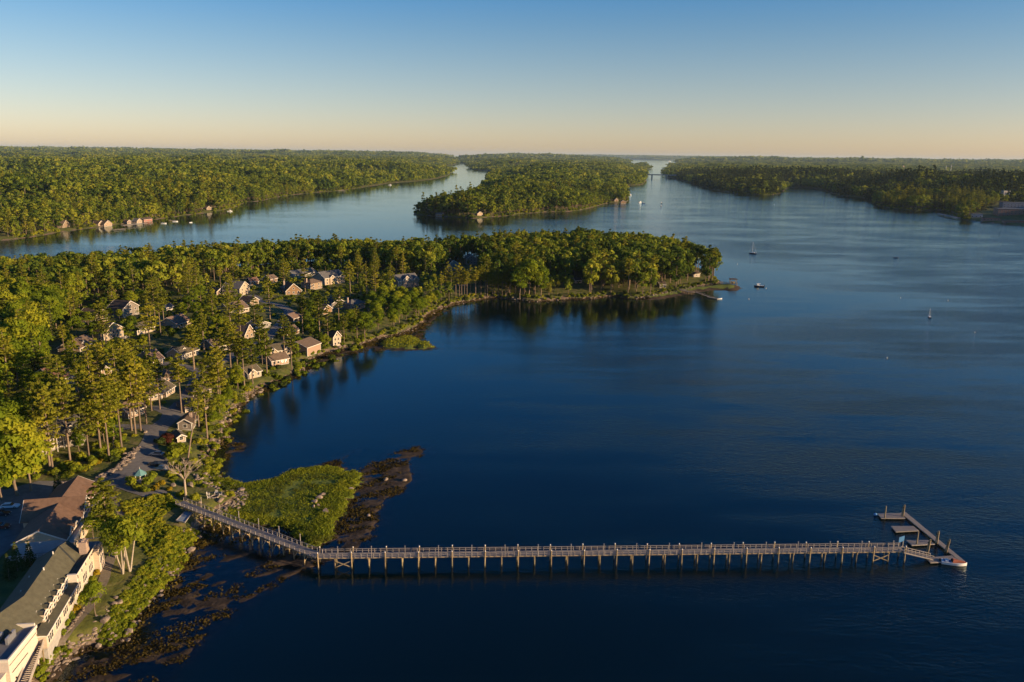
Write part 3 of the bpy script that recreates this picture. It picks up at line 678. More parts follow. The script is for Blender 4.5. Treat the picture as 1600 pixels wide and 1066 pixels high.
def fascia(mb, x0, x1, y0, y1, ze, rise, ov=.55, along='x'):
    if along == 'x':
        ym = (y0+y1)/2; half = (y1-y0)/2; s = rise/half; zo = ze-s*ov
        for x in (x0-ov-.05, x1+ov+.05):
            for ye in (y0-ov, y1+ov): mb.bar((x, ye, zo+.08), (x, ym, ze+rise+.08), .09, .34)
        mb.bar((x0-ov, y0-ov-.05, zo+.08), (x1+ov, y0-ov-.05, zo+.08), .09, .26)
    else:
        xm = (x0+x1)/2; half = (x1-x0)/2; s = rise/half; zo = ze-s*ov
        for y in (y0-ov-.05, y1+ov+.05):
            for xe in (x0-ov, x1+ov): mb.bar((xe, y, zo+.08), (xm, y, ze+rise+.08), .09, .34)
def gable_body(mb, x0, x1, y0, y1, zb, ze, rise, along='x'):
    if along == 'x':
        ym = (y0+y1)/2; mb.prism([(x0,y0,zb),(x0,y0,ze),(x0,ym,ze+rise),(x0,y1,ze),(x0,y1,zb)], (x1-x0, 0, 0))
    else:
        xm = (x0+x1)/2; mb.prism([(x0,y0,zb),(x1,y0,zb),(x1,y0,ze),(xm,y0,ze+rise),(x0,y0,ze)], (0, y1-y0, 0))
HOUSES = []          # screen boxes kept clear of scattered trees
def house(name, e0, e1, label, cat='house', style='eave', depth=9, hw=2.9, rise=None, wall=(.40,.33,.27), roof=(.16,.12,.10), nw=4, dormer=None, cross=None,
          chimney=None, porch=False, deck=False, winh=1.3, side=2, group=None, storeys=1, base_drop=3.0, clear=True):
    a = G(*e0); b = G(*e1); w_ = float(np.hypot(*(b-a)[:2])); ang = math.atan2(b[1]-a[1], b[0]-a[0]); mid = (a+b)/2; z = max(a[2], b[2]) * .5 + min(a[2], b[2]) * .5
    rise = rise or (depth if style in ('eave', 'hip') else w_)*.30; H_ = hw*storeys
    root = empty(name, (mid[0], mid[1], z), ang, label, cat, group)
    wall = (wall[0]*.66, wall[1]*.60, wall[2]*.52); roof = (roof[0]*1.0, roof[1]*.93, roof[2]*.86)
    if storeys == 2: hw *= .86
    x0, x1, y0, y1 = -w_/2, w_/2, 0, depth; wm_, rm = wallmat(wall), roofmat(roof)
    mb = MB(); mb.box(x0-.06, x1+.06, y0-.06, y1+.06, -base_drop, .25); mb.build('foundation', M['concrete'], root)
    mb = MB(); rf = MB(); tr = MB(); al = 'x' if style == 'eave' else 'y'
    if style == 'hip': mb.box(x0, x1, y0, y1, .25, H_); hip_roof(rf, x0, x1, y0, y1, H_, rise)
    else:
        gable_body(mb, x0, x1, y0, y1, .25, H_, rise, al); gable_roof(rf, x0, x1, y0, y1, H_, rise, along=al); fascia(tr, x0, x1, y0, y1, H_, rise, along=al)
    for xx in (x0, x1):
        for yy in (y0, y1): tr.box(xx-.11, xx+.11, yy-.11, yy+.11, .25, H_-.05)
    mb.build('wall', wm_, root); rfo = rf.build('roof', rm, root); tag(tr.build('trim', M['white'], root), kind='stuff')
    for s in range(storeys):
        zc = s*hw+1.65
        if nw: win_row(root, x0+.4, x1-.4, y0, zc, nw, min(1.3, (w_-.8)/nw*.70), winh)
        if side: win_row(root, y0+.8, y1-.8, x1, zc, side, .9, 1.2, math.pi/2, 'y'); win_row(root, y0+.8, y1-.8, x0, zc, side, .9, 1.2, -math.pi/2, 'y')
    if style == 'gable':
        if rise > 1.9: window(root, 0, y0, H_+rise*.28, 1.0, 1.1); 
    door(root, x0+1.2, y1+.02, .25, M['white'], math.pi)
    def cross_gable(t, wd, out, name_='dormer', zb=None, full=True):
        xc = x0+(x1-x0)*t; dw = wd/2; rz_ = min(rise*.85, wd*.42) if full else wd*.42; zb_ = .25 if full else H_+.2; ht = H_ if full else H_+rise*.28+.6
        yb = y0+depth*.45; yf = y0-out if full else y0+depth*.10
        d = MB(); gable_body(d, xc-dw, xc+dw, yf, yb, zb_, ht, rz_, 'y'); do = d.build(name_, wm_, root)
        r_ = MB(); gable_roof(r_, xc-dw, xc+dw, yf, yb, ht, rz_, .35, 'y', .18); r_.build('dormer_roof', rm, do)
        t_ = MB(); fascia(t_, xc-dw, xc+dw, yf, yb, ht, rz_, .35, 'y'); tag(t_.build('dormer_trim', M['white'], do), kind='stuff')
        zc = ht+.1 if not full else 1.65; ww = min(1.1, wd*.4)
        fm, gm_ = window_meshes(ww, 1.1); wmb = MB()
        o = put('dormer_window', fm, do, (xc, yf, zc)); 
        pg = MB().box(-ww/2, ww/2, -.03, .015, -.55, .55).build('dormer_pane', M['glass'], do, (xc, yf, zc))
        if full: put('dormer_window', fm, do, (xc, yf, ht+rz_*.25)); MB().box(-ww/2, ww/2, -.03, .015, -.55, .55).build('dormer_pane', M['glass'], do, (xc, yf, ht+rz_*.25))
    if dormer:
        for t in dormer: cross_gable(t, 2.3, 0, full=False)
    if cross:
        for t, wd in cross: cross_gable(t, wd, .7, 'front_gable')
    if chimney is not None:
        cx_, cy_ = x0+(x1-x0)*chimney, y0+depth*.5; MB().box(cx_-.5, cx_+.5, cy_-.45, cy_+.45, H_*.5, H_+rise+1.5).box(cx_-.6, cx_+.6, cy_-.55, cy_+.55, H_+rise+1.5, H_+rise+1.7).build('chimney', M['chimney'], root)
    if deck:
        d = MB(); d.box(x0+.3, x1+1.6, y0-2.8, y0-.07, -.1, .12); dk = d.build('deck', M['rail'], root)
        for x in np.linspace(x0+.4, x1+1.5, 6): MB().box(x-.07, x+.07, y0-2.78, y0-2.64, -2.5, 1.1).build('deck_post', M['white'], dk)
        MB().box(x0+.3, x1+1.6, y0-2.76, y0-2.68, 1.0, 1.08).box(x0+.3, x1+1.6, y0-2.75, y0-2.69, .5, .56).build('deck_rail', M['white'], dk)
    if porch:
        d = MB(); d.prism([(x0-.2, y0-2.4, H_-.55), (x1+.2, y0-2.4, H_-.55), (x1+.2, y0-.02, H_-.02), (x0-.2, y0-.02, H_-.02)], (0, 0, .16)); po = d.build('porch_roof', rm, root)
        for x in np.linspace(x0, x1, 4): MB().box(x-.09, x+.09, y0-2.3, y0-2.12, -1, H_-.56).build('porch_post', M['white'], po)
    if clear:
        q0 = Q(*a[:2], z+H_*.5); q1 = Q(*b[:2], z+H_*.5); HOUSES.append((min(q0[0], q1[0])-2, max(q0[0], q1[0])+2, (q0[1]+q1[1])/2, mid, max(w_, depth)))
    return root
tan = (.44,.35,.27); gry = (.30,.28,.27); ylw = (.52,.43,.31); wht = (.62,.53,.43); brn = (.26,.17,.11); tim = (.36,.24,.14); blu = (.36,.37,.38)
rt_ = (.165,.125,.095); ro = (.115,.105,.075); rd = (.085,.065,.052); rr_ = (.19,.11,.08); rg = (.14,.145,.15); rp = (.21,.15,.12)
house('cottage', (125.5,553), (149,541.5), 'broad taupe roofed cottage with one small dormer and a row of sunroom windows', depth=11, wall=tan, roof=rt_, nw=7, dormer=[.35])
house('cottage', (163,534), (193,527), 'gable fronted cottage with a glazed front and white railed deck behind two tall pines', style='gable', depth=11, hw=2.7, storeys=2, wall=ylw, roof=rd, nw=5, deck=True)
house('cottage', (150,508), (168,502), 'cottage half hidden behind a pine, its cream gable catching the sun above the deck house', style='gable', depth=10, hw=2.7, storeys=2, wall=ylw, roof=rd, nw=2)
house('cottage', (193,497), (217,491), 'dark roofed gable cottage with white trim standing against the forest edge', style='gable', depth=11, hw=2.8, storeys=2, wall=gry, roof=rd, nw=3)
house('cottage', (214.7,524), (242,517), 'long low cottage with an olive roof and white sunroom strip behind a bare pine trunk', depth=9, wall=wht, roof=ro, nw=8)
house('cottage', (277.5,515), (298,507), 'low tan roofed cottage with white front windows right of the olive roofed sunroom cottage', depth=12, wall=wht, roof=rp, nw=5)
house('cabin', (260.6,486), (270,484.5), 'tiny white cabin with a row of panes deep in the trees', cat='cabin', depth=5, hw=2.4, wall=(.75,.75,.74), roof=rg, nw=4, side=0)
house('cottage', (158.4,588.5), (189.5,581), 'tan roofed cottage with a white front gable at its left end and a window strip', depth=10, wall=tan, roof=rt_, nw=6, cross=[(.18,4.6)])
house('cottage', (88,604), (113.4,597.5), 'cottage with a wide reddish brown roof striped by tree shadows', depth=15, wall=tan, roof=rr_, nw=5)
house('cottage', (240,571.5), (255.5,568), 'small pinkish roofed cottage with white windows peeping between pines beside the lane bend', depth=12, wall=wht, roof=rp, nw=3)
house('cottage', (284.7,562.5), (310,554.5), 'olive roofed cottage with a long white sunroom and a dark garage at its left', depth=9, wall=wht, roof=ro, nw=7)
house('garage', (264,557), (280,560), 'dark roofed garage joined to the shade side of the olive roofed sunroom cottage', cat='garage', depth=7, hw=2.4, wall=gry, roof=rd, nw=1, side=0)
house('cottage', (256.5,598), (279,594), 'low cottage with a brown hip roof and pink front below the lane bend', style='hip', depth=12, hw=2.4, wall=(.50,.34,.26), roof=rt_, nw=3, rise=2.4)
house('cottage', (339,462), (351,460), 'gable end cottage almost buried in trees left of the blue grey gable', style='gable', depth=10, wall=tan, roof=rd, nw=1)
house('cottage', (375,463), (390,458), 'narrow blue grey roofed cottage with a bright pointed gable at the top of the road', style='gable', depth=13, hw=2.7, storeys=2, wall=wht, roof=rg, nw=2)
house('cottage', (361,493), (389,487), 'big brown roofed cottage at the road junction with a white lower wall', depth=13, wall=wht, roof=rt_, nw=6)
house('cottage', (391,478), (404,475), 'small brown cottage with a pointed gable behind the big brown roof', style='gable', depth=9, wall=tan, roof=rd, nw=1)
house('cottage', (423,442), (433,440), 'brown roofed cottage corner showing above the pines near the tall trunk grove', depth=8, wall=brn, roof=rt_, nw=1, side=1)
house('cottage', (392,446), (404,445), 'reddish roofed cottage nearly lost in the shade of the forest edge', depth=8, wall=brn, roof=rr_, nw=1, side=1)
house('cottage', (460,436), (494,430), 'long pale grey roofed house in front of the grove of tall trunks', depth=10, wall=blu, roof=rg, nw=6)
house('cottage', (485.6,454), (503,450.5), 'square tan cottage with a brown hip roof and an end chimney', style='hip', depth=9, hw=2.5, storeys=2, wall=tan, roof=rt_, nw=2, chimney=.05)
house('cottage', (508,446), (538,442), 'large grey roofed house with two bright white front gables below the forest', depth=14, hw=2.8, storeys=2, wall=wht, roof=rg, nw=5, cross=[(.35,4.2),(.85,5)])
house('cottage', (447,461), (471,460), 'timber gable cottage with tan shingles and a deep overhanging roof', style='gable', depth=12, hw=3.0, wall=tim, roof=rd, nw=3, chimney=.08, rise=5)
house('cottage', (382.5,531), (397.5,526), 'steep brown roofed cottage with a peaked gable beside the village road', style='gable', depth=10, hw=2.9, wall=tan, roof=rp, nw=2, rise=5)
house('garage', (399.5,516), (422,511), 'low grey garage with a shallow pointed roof above the village road', cat='garage', style='gable', depth=8, hw=2.4, wall=blu, roof=rg, nw=3, rise=2.2)
house('cottage', (336,550.5), (366.5,543.5), 'wide grey cottage with a tan roof and a sunlit front gable at its right end', depth=11, wall=gry, roof=rt_, nw=4, cross=[(.82,5)])
house('cottage', (504.5,492.5), (518.5,488.5), 'brown shingled cottage whose long roof ends in a dark brown gable', style='gable', depth=17, hw=3, wall=tim, roof=rt_, nw=1)
house('cottage', (516,483), (544,481.5), 'dark roofed cottage with a stone chimney left of the square corner house', style='gable', depth=11, hw=3, wall=gry, roof=rd, nw=3, chimney=.7)
house('cottage', (548.5,484.5), (570,481), 'square cottage with a low grey roof and sunlit walls nearest the wooded shore bend', style='hip', depth=9, hw=3.6, wall=tan, roof=rg, nw=4, chimney=.1)
house('cottage', (480.5,557.5), (501,550.5), 'tall pink walled cottage with seven windows right on the rocky shore', depth=14, hw=5.2, wall=(.50,.37,.30), roof=rt_, nw=0, rise=2.6, base_drop=2)
house('cottage', (521,542.5), (532.5,539.5), 'slim white gable cottage standing alone at the water past the pink cottage', style='gable', depth=9, hw=2.9, storeys=2, wall=wht, roof=rd, nw=2, rise=3)
house('cottage', (422,556), (453.5,555), 'white cottage with an olive roof and twin gables above the shore lawn', depth=9, wall=wht, roof=ro, nw=5, cross=[(.15,4),(.88,4.4)])
house('cottage', (425,572), (451,568.5), 'brown roofed cottage with a pink front below the twin gable cottage', depth=8, hw=2.9, wall=(.52,.38,.30), roof=rt_, nw=4)
house('cottage', (388,593), (408,588), 'small white cottage with an olive roof and a peaked porch on the shore', depth=8, wall=wht, roof=ro, nw=3, cross=[(.3,4.2)])
house('garage', (449,526), (467,521), 'low brown roofed garage under the pines beside the village road', cat='garage', depth=8, hw=2.4, wall=brn, roof=rt_, nw=2, side=1)
house('garage', (459,503.5), (471,500), 'small brown shed roof higher up beside the village road', cat='shed', depth=8, hw=2.4, wall=brn, roof=rp, nw=1, side=1)
house('cottage', (201,655), (226.5,646), 'pink walled low cottage with a tan roof behind the pine trunks by the forecourt', depth=9, wall=(.50,.36,.29), roof=rt_, nw=5)
house('cottage', (260,621), (273,613), 'olive roofed cottage with a sunlit window wall left of the lane to the forecourt', depth=12, wall=(.55,.44,.35), roof=ro, nw=4)
house('porch', (233,627), (254,623), 'open sided shelter with a flat tan roof beside the lane', cat='shelter', depth=5, hw=2.4, wall=wht, roof=rt_, nw=3, side=0, rise=.9)
house('cottage', (302,620), (330,617), 'low olive roofed shore cottage directly above the brown hip roof', style='hip', depth=8, hw=2.6, wall=tan, roof=ro, nw=4, rise=2.2)
house('cottage', (290,645), (325,641), 'brown hip roofed cottage with cream corners among the shore pines', style='hip', depth=9, hw=2.9, wall=(.50,.38,.30), roof=rt_, nw=5, rise=2.4)
house('cottage', (279,671), (300,673), 'dark roofed cottage with a shaded grey gable and a short chimney on the shore', style='gable', depth=9, hw=3, wall=gry, roof=rd, nw=1, chimney=.75)
house('shed', (278,692), (290,690.5), 'little olive roofed shed between the copper shrub and the shore', cat='shed', style='gable', depth=6, hw=2.3, wall=wht, roof=ro, nw=1, side=1)
vic = house('mansion', (94,699), (123,697), 'grey shingled mansion with a pointed stair tower and steep gables among bare pine trunks', cat='mansion', depth=13, hw=3.1, storeys=2, wall=(.50,.48,.48), roof=rg, nw=6, rise=5.5, cross=[(.72,4.6),(.93,4)], chimney=.62)
house('mansion_wing', (60,716), (92,700), 'white porched wing at the left of the grey mansion, behind the pine trunks', cat='mansion wing', depth=9, hw=3.0, storeys=2, wall=(.66,.62,.56), roof=rg, nw=6, porch=True)
house('cottage', (700,423.5), (716,421.5), 'blue grey gabled house in the dark wood, left one of two neighbours', style='gable', depth=13, hw=2.8, storeys=2, wall=blu, roof=rd, nw=3)
house('cottage', (729,413.5), (745,413), 'pale grey gabled house in the dark wood, behind and right of its neighbour', style='gable', depth=13, hw=2.8, storeys=2, wall=blu, roof=rg, nw=3)
house('cottage', (622.5,451), (654,447.5), 'large grey roofed timber house with glazed gables facing the cove', depth=13, hw=3, storeys=2, wall=(.50,.44,.38), roof=rg, nw=8, cross=[(.4,8),(.85,4)])
house('cottage', (716,447), (731,447), 'white porch front glimpsed between the shore pine trunks', depth=7, hw=3, wall=wht, roof=rd, nw=4, side=0)
house('cabin', (899,443), (909,442.5), 'small white cabin in the trees on the far side of the cove', cat='cabin', depth=6, hw=2.6, wall=wht, roof=rd, nw=2, side=0)
house('shed', (1083.5,433), (1093,433), 'white boathouse with a dark roof at the tip of the point', cat='boathouse', depth=7, hw=3, wall=(.55,.52,.52), roof=rd, nw=1, side=1)
house('cabin', (1031,450), (1040,450), 'grey cabin in the shade near the tip of the point', cat='cabin', depth=6, hw=3, wall=gry, roof=rd, nw=1, side=0)

# ------------------------------------------------------------------ the hotel by the water (green roof)
GZ = 5.0
gA = P(74.5, 1014, GZ); gB = P(152, 880, GZ)
dirv = (gB-gA)[:2]; GL = float(np.hypot(*dirv)); gang = math.atan2(dirv[1], dirv[0])
hotel = empty('hotel', (gA[0], gA[1], GZ), gang, 'long cream hotel with an olive green roof, seven wall dormers and a brick chimney', 'hotel')
# local: x along the front (0..GL), -y is the sunny front
W_, RF, TR = wallmat((.56,.46,.35)), roofmat((.105,.10,.065)), M['cream']
MB().box(-.1, GL+.1, .0, 12.1, -4, .1).build('foundation', M['concrete'], hotel)
MB().box(0, GL, 0, 3.4, .1, 3.3).build('ground_floor_wall', W_, hotel)
for i in range(7):
    xc = 2.4+i*(GL-4.6)/6.6
    for k in (-1, 0, 1): window(hotel, xc+k*1.08, 0, 1.75, .90, 2.0)
MB().prism([(-.5,-.45,3.3),(GL*.57,-.45,3.3),(GL*.57,2.0,3.85),(-.5,2.0,3.85)], (0,0,.2)).build('lower_roof', RF, hotel)
MB().bar((-.5,-.5,3.36), (GL*.57,-.5,3.36), .12, .32).box(-.5, -.38, -.45, 1.9, 3.2, 3.5).build('lower_trim', M['white'], hotel)
y2 = 1.9; zE = 4.9; zR = 8.6; yR = 6.2; yB = 13.2
MB().prism([(4.2,y2,.1),(4.2,y2,zE-.05),(4.2,yR,zE+2.6),(4.2,yB,zE-1.9),(4.2,yB,.1)], (23.5,0,0)).box(GL*.57, GL*.97, -.02, 1.7, 3.3, 5.3).prism([(27.7,1.7,.1),(27.7,1.7,4.8),(27.7,yR,zE+2.0),(27.7,yB,zE-2.0),(27.7,yB,.1)], (6.2,0,0)).build('upper_wall', W_, hotel)
rf = MB()
rf.prism([(3.7,y2-.4,zE-.1),(27.8,y2-.4,zE-.1),(31,yR,zR),(7.8,yR,zR)], (0,0,.22))                    # sunny front slope
rf.prism([(3.7,y2-.4,zE-.1),(7.8,yR,zR),(3.7,yB+.4,zE-1.9)], (0,0,.22))                                 # hip at the near end
rf.prism([(7.8,yR,zR),(31,yR,zR),(36.5,yB+.4,zE-1.9),(3.7,yB+.4,zE-1.9)], (0,0,.22))                    # shaded back slope
rf.prism([(27.8,y2-.4,zE-.06),(31,yR,zR+.02),(35.6,5.6,7.8),(32.6,.5,4.95)], (0,0,.22))                 # far slope beyond the valley
rf.prism([(31,yR,zR+.02),(35.6,5.6,7.8),(36.5,yB+.4,zE-1.9)], (0,0,.22))
rfo = rf.build('roof', RF, hotel)
MB().bar((27.8,y2-.4,zE+.17), (31,yR,zR+.26), .5, .1).build('roof_valley', roofmat((.04,.045,.045)), rfo)
wing = MB(); wing.prism([(3.9,5.2,-3),(3.9,12,-3),(-12,17,-3),(-12,10,-3)], (0,0,7.4)); wing.build('end_wing', W_, hotel)
MB().prism([(-13,14.6,zR-.05),(7.8,yR,zR-.02),(3.7,y2-.4,zE-.12),(-13,9.3,zE-.4)], (0,0,.22)).prism([(-13,14.6,zR-.05),(7.8,yR,zR-.02),(3.7,yB+.4,zE-1.95),(-13,20,zE-1)], (0,0,.22)).build('wing_roof', RF, hotel)
tr = MB(); tr.bar((3.6,y2-.45,zE-.02), (27.8,y2-.45,zE-.02), .12, .3); tr.bar((3.62,y2-.45,zE-.02), (3.62,5.4,zE-.02), .12, .3); tag(tr.build('trim', M['white'], hotel), kind='stuff')
MB().prism([(GL*.565,-.4,5.45),(GL*.98,-.4,5.45),(GL*.86,.55,5.7),(27.6,1.7,5.3),(GL*.565,1.7,5.1)], (0,0,.16)).build('tower_roof', RF, hotel)
MB().bar((GL*.565,-.42,5.75), (GL*.98,-.42,5.75), .12, .45).box(GL*.56, GL*.575, -.3, 1.8, 3.9, 5.9).build('parapet', M['cream'], hotel)
for i in range(6):                      # wall dormers through the front slope
    xc = 5.2+i*2.75; d = MB(); gable_body(d, xc-1.0, xc+1.0, y2-.45, y2+1.1, 3.75, 5.75, .4, 'y'); do = d.build('dormer', W_, hotel)
    r_ = MB(); gable_roof(r_, xc-1.0, xc+1.0, y2-.45, y2+1.5, 5.75, .4, .1, 'y', .1); r_.build('dormer_roof', RF, do)
    t_ = MB(); fascia(t_, xc-1.0, xc+1.0, y2-.45, y2+1.1, 5.75, .4, .1, 'y'); tag(t_.build('dormer_trim', M['white'], do), kind='stuff')
    f_, g_ = window_meshes(1.15, 1.6)
    put('dormer_window', f_, do, (xc, y2-.45, 4.85)); put('dormer_pane', g_, do, (xc, y2-.45, 4.85))
for i in range(4): window(hotel, GL*.60+i*3.2, -.02, 4.5, .8, 1.0)
MB().box(31.7, 34.0, .3, 2.0, 4.4, 8.7).box(31.6, 34.1, .2, 2.1, 8.7, 8.9).box(32.0, 32.5, .8, 1.4, 8.9, 9.3).box(33.1, 33.6, .8, 1.4, 8.9, 9.3).build('chimney', M['chimney'], hotel)
for x, y, z_ in ((27, 6.3, zR), (19.5, 6.0, zR-.2), (14, 9.2, zR-2.6), (22, 10.2, zR-3.4)): MB().tube((x, y, z_-.4), (x, y, z_+.9), .15, .15, 8).build('vent_pipe', M['white'], hotel)
b_ = MB(); b_.box(GL-2.4, GL+1.6, -1.3, 3.0, -2, 5.2); b_.build('end_bay', W_, hotel)
for i in range(3):
    for z in (1.6, 4.0): window(hotel, GL-1.7+i*1.2, -1.3, z, .75, 1.5)
MB().box(GL-2.5, GL+1.8, -1.5, 3.2, 5.2, 5.35).build('balcony_floor', M['deck'], hotel)
bal = MB(); bal.bar((GL-2.5, -1.45, 6.3), (GL+1.75, -1.45, 6.3), .1, .1); bal.bar((GL+1.75, -1.45, 6.3), (GL+1.75, 3.1, 6.3), .1, .1); bal.build('balcony_rail', M['white'], hotel)
for x in np.linspace(GL-2.4, GL+1.7, 5): MB().box(x-.06, x+.06, -1.5, -1.38, 5.35, 6.28).build('balcony_post', M['white'], hotel)
# wooden ramp and stair at its near end
rp_ = empty('boardwalk_ramp', (0, 0, 0), 0, 'weathered wooden ramp with a solid side rail descending between the hotel and the white annex', 'ramp')
p0 = P(70, 975, 8.0); p1 = P(58, 1014, 6.0); p2 = P(39, 1066, 4.2); p3 = P(28, 1100, 3.6)
pp = [Vector(p) for p in (p0, p1, p2, p3)]
for a, b in zip(pp, pp[1:]):
    n_ = max(2, int((b-a).length/.55)); d = (b-a); lat = Vector((d.y, -d.x, 0)).normalized()
    for i in range(n_):
        c = a+d*((i+.5)/n_); MB().bar(c-lat*1.0, c+lat*1.0, .48, .07).build('plank', M['deck'], rp_)
    MB().bar(a+lat*1.05+Vector((0,0,.55)), b+lat*1.05+Vector((0,0,.55)), .1, 1.1).build('side_rail', M['rail'], rp_)
    MB().bar(a-lat*1.05+Vector((0,0,.55)), b-lat*1.05+Vector((0,0,.55)), .1, 1.1).build('side_rail', M['rail'], rp_)
    for c in (a, b):
        for s_ in (-1, 1): MB().box(c.x+lat.x*s_-.1, c.x+lat.x*s_+.1, c.y+lat.y*s_-.1, c.y+lat.y*s_+.1, c.z-5, c.z-.05).build('post', M['pile'], rp_)

# white flat roofed annex in the corner
AZ = 11.0
c0 = P(12, 1031, AZ); c1 = P(56, 977, AZ); dv = (c1-c0)[:2]; AL = float(np.hypot(*dv)); aang = math.atan2(dv[1], dv[0])
annex = empty('annex', (c0[0], c0[1], AZ), aang, 'white flat roofed annex with a parapet and rooftop ventilation units in the corner', 'annex')
W2 = wallmat((.60,.52,.43))
MB().box(-.0, AL, 0, 14, -9, -.6).build('wall', W2, annex)
MB().box(.15, AL-.15, .15, 13.8, -.6, -.45).build('flat_roof', mat('roof_membrane', (.17,.17,.18), .7, .35, .4), annex)
pr = MB(); pr.box(-.15, AL+.15, -.15, .2, -.6, 0).box(-.15, .2, .2, 14, -.6, 0).box(AL-.2, AL+.15, .2, 14, -.6, .5); pr.build('parapet', M['cream'], annex)
MB().box(.3, AL-.3, -.06, .0, -1.6, -1.5).box(.9, AL*.62, -.08, .0, -3.6, -3.45).build('wall_groove', M['black'], annex)
MB().box(-6.5, -.05, .8, 14, -9, -3.1).box(-6.7, .05, .6, 14, -3.1, -2.8).build('lower_block', W2, annex)
for x, y, sx_, sy, sz in ((AL*.55, 5.5, 3.6, 1.6, 1.5), (AL*.34, 4.6, 1.7, 1.1, 1.0), (AL*.62, 2.9, 3.4, .5, 1.5), (AL*.25, 7.5, 1.2, 1.2, .8)):
    u = MB().box(x-sx_/2, x+sx_/2, y-sy/2, y+sy/2, -.45, sz-.45); u.box(x-sx_/2+.15, x+sx_/2-.15, y-sy/2+.15, y+sy/2-.15, sz-.45, sz-.33); uo = u.build('ventilation_unit', M['metal'], annex)
    MB().tube((x, y, sz-.33), (x, y, sz-.15), .35, .35, 10).build('fan', M['black'], uo)
window(annex, AL*.85, 0, -5.2, 1.0, 1.2); window(annex, -3, .8, -5.2, 1.6, 1.4)
MB().tube((1.8, -.2, -5.5), (1.8, -.2, -5.2), .15).build('wall_lamp', M['black'], annex)

# ------------------------------------------------------------------ brown roofed conference house
BZ = 5.0
ax = P(58, 832, BZ+7.2); bx = P(88, 792, BZ+7.2)
dvx = (bx-ax)[:2]; bang = math.atan2(dvx[1], dvx[0])
br = empty('lodge', (ax[0], ax[1], BZ), bang, 'large lodge with overlapping reddish brown gable roofs and cream sunlit front wall', 'lodge')
# local x: along the main ridge away from camera, -y = sunny side
BW, BR_, BL = wallmat((.55,.43,.30)), roofmat((.19,.115,.075)), float(np.hypot(*dvx))
Wb = wallmat((.36,.42,.48)); hl = 6.0; zE = 4.3; rise = 2.9
def gab(x0, x1, y0, y1, ze, rs_, al, ov=.6, nm='roof', base=-3):
    b_ = MB(); gable_body(b_, x0, x1, y0, y1, base, ze, rs_, al); bo = b_.build('wall', BW, br)
    r_ = MB(); gable_roof(r_, x0, x1, y0, y1, ze, rs_, ov, al, .24); r_.build(nm, BR_, br)
    t_ = MB(); fascia(t_, x0, x1, y0, y1, ze, rs_, ov, al); tag(t_.build('trim', M['white'], br), kind='stuff')
gab(.9, BL+4, -hl, hl, zE, rise, 'x')
gab(BL-1, BL+8, -6.3, 8.5, zE, 4.0, 'y', nm='cross_roof')
gab(BL+6, BL+22, -5.2, 6.2, zE-.2, 2.9, 'x', nm='rear_roof')
gab(BL+15.5, BL+19.5, -6.2, 0, zE-.3, 1.9, 'y', .4, nm='rear_dormer_roof')
gab(3.0, 6.4, -6.4, -2, zE+.2, 1.4, 'y', .3, nm='small_dormer_roof'); gab(7.4, 9.6, -6.6, -2, zE+.5, 1.0, 'y', .3, nm='small_dormer_roof')
MB().box(1.2, BL+19, -7.9, -6.45, -3, 2.9).build('front_bay', BW, br)
MB().box(1.0, BL+19.2, -8.1, -6.5, 2.9, 3.15).bar((1.0, -8.1, 3.6), (BL+19.2, -8.1, 3.6), .12, .8).build('balcony_parapet', M['cream'], br)
for i in range(9): window(br, 2.6+i*(BL+16)/9, -7.9, 1.5, 1.3, 1.6)
for i in range(3): window(br, BL+1.5+i*2.1, -6.3, zE-1.0, 1.2, 1.4)
window(br, BL+3.5, -6.32, zE+1.5, 1.0, 1.1)
for y in (-4.6, -3.4, -2.2, 1.2, 3.4, 4.3, 5.2): window(br, .9, y, 2.6, .75, 1.4, -math.pi/2)
MB().box(.78, .9, -hl+.1, hl-.1, .6, zE-.2).build('end_cladding', Wb, br)
dk = MB().box(-1.9, .75, -4.5, hl+1.5, .7, .9).build('deck', M['rail'], br)
for y in np.linspace(-4.4, hl+1.4, 9): MB().box(-1.88, -1.76, y-.06, y+.06, -1.2, 1.9).build('deck_post', M['white'], dk)
MB().box(-1.87, -1.77, -4.5, hl+1.5, 1.8, 1.9).box(-1.85, -1.79, -4.5, hl+1.5, 1.3, 1.36).build('deck_rail', M['white'], dk)
win_row(br, 2, BL, hl+.0, 2.2, 5, 1.1, 1.3, math.pi)

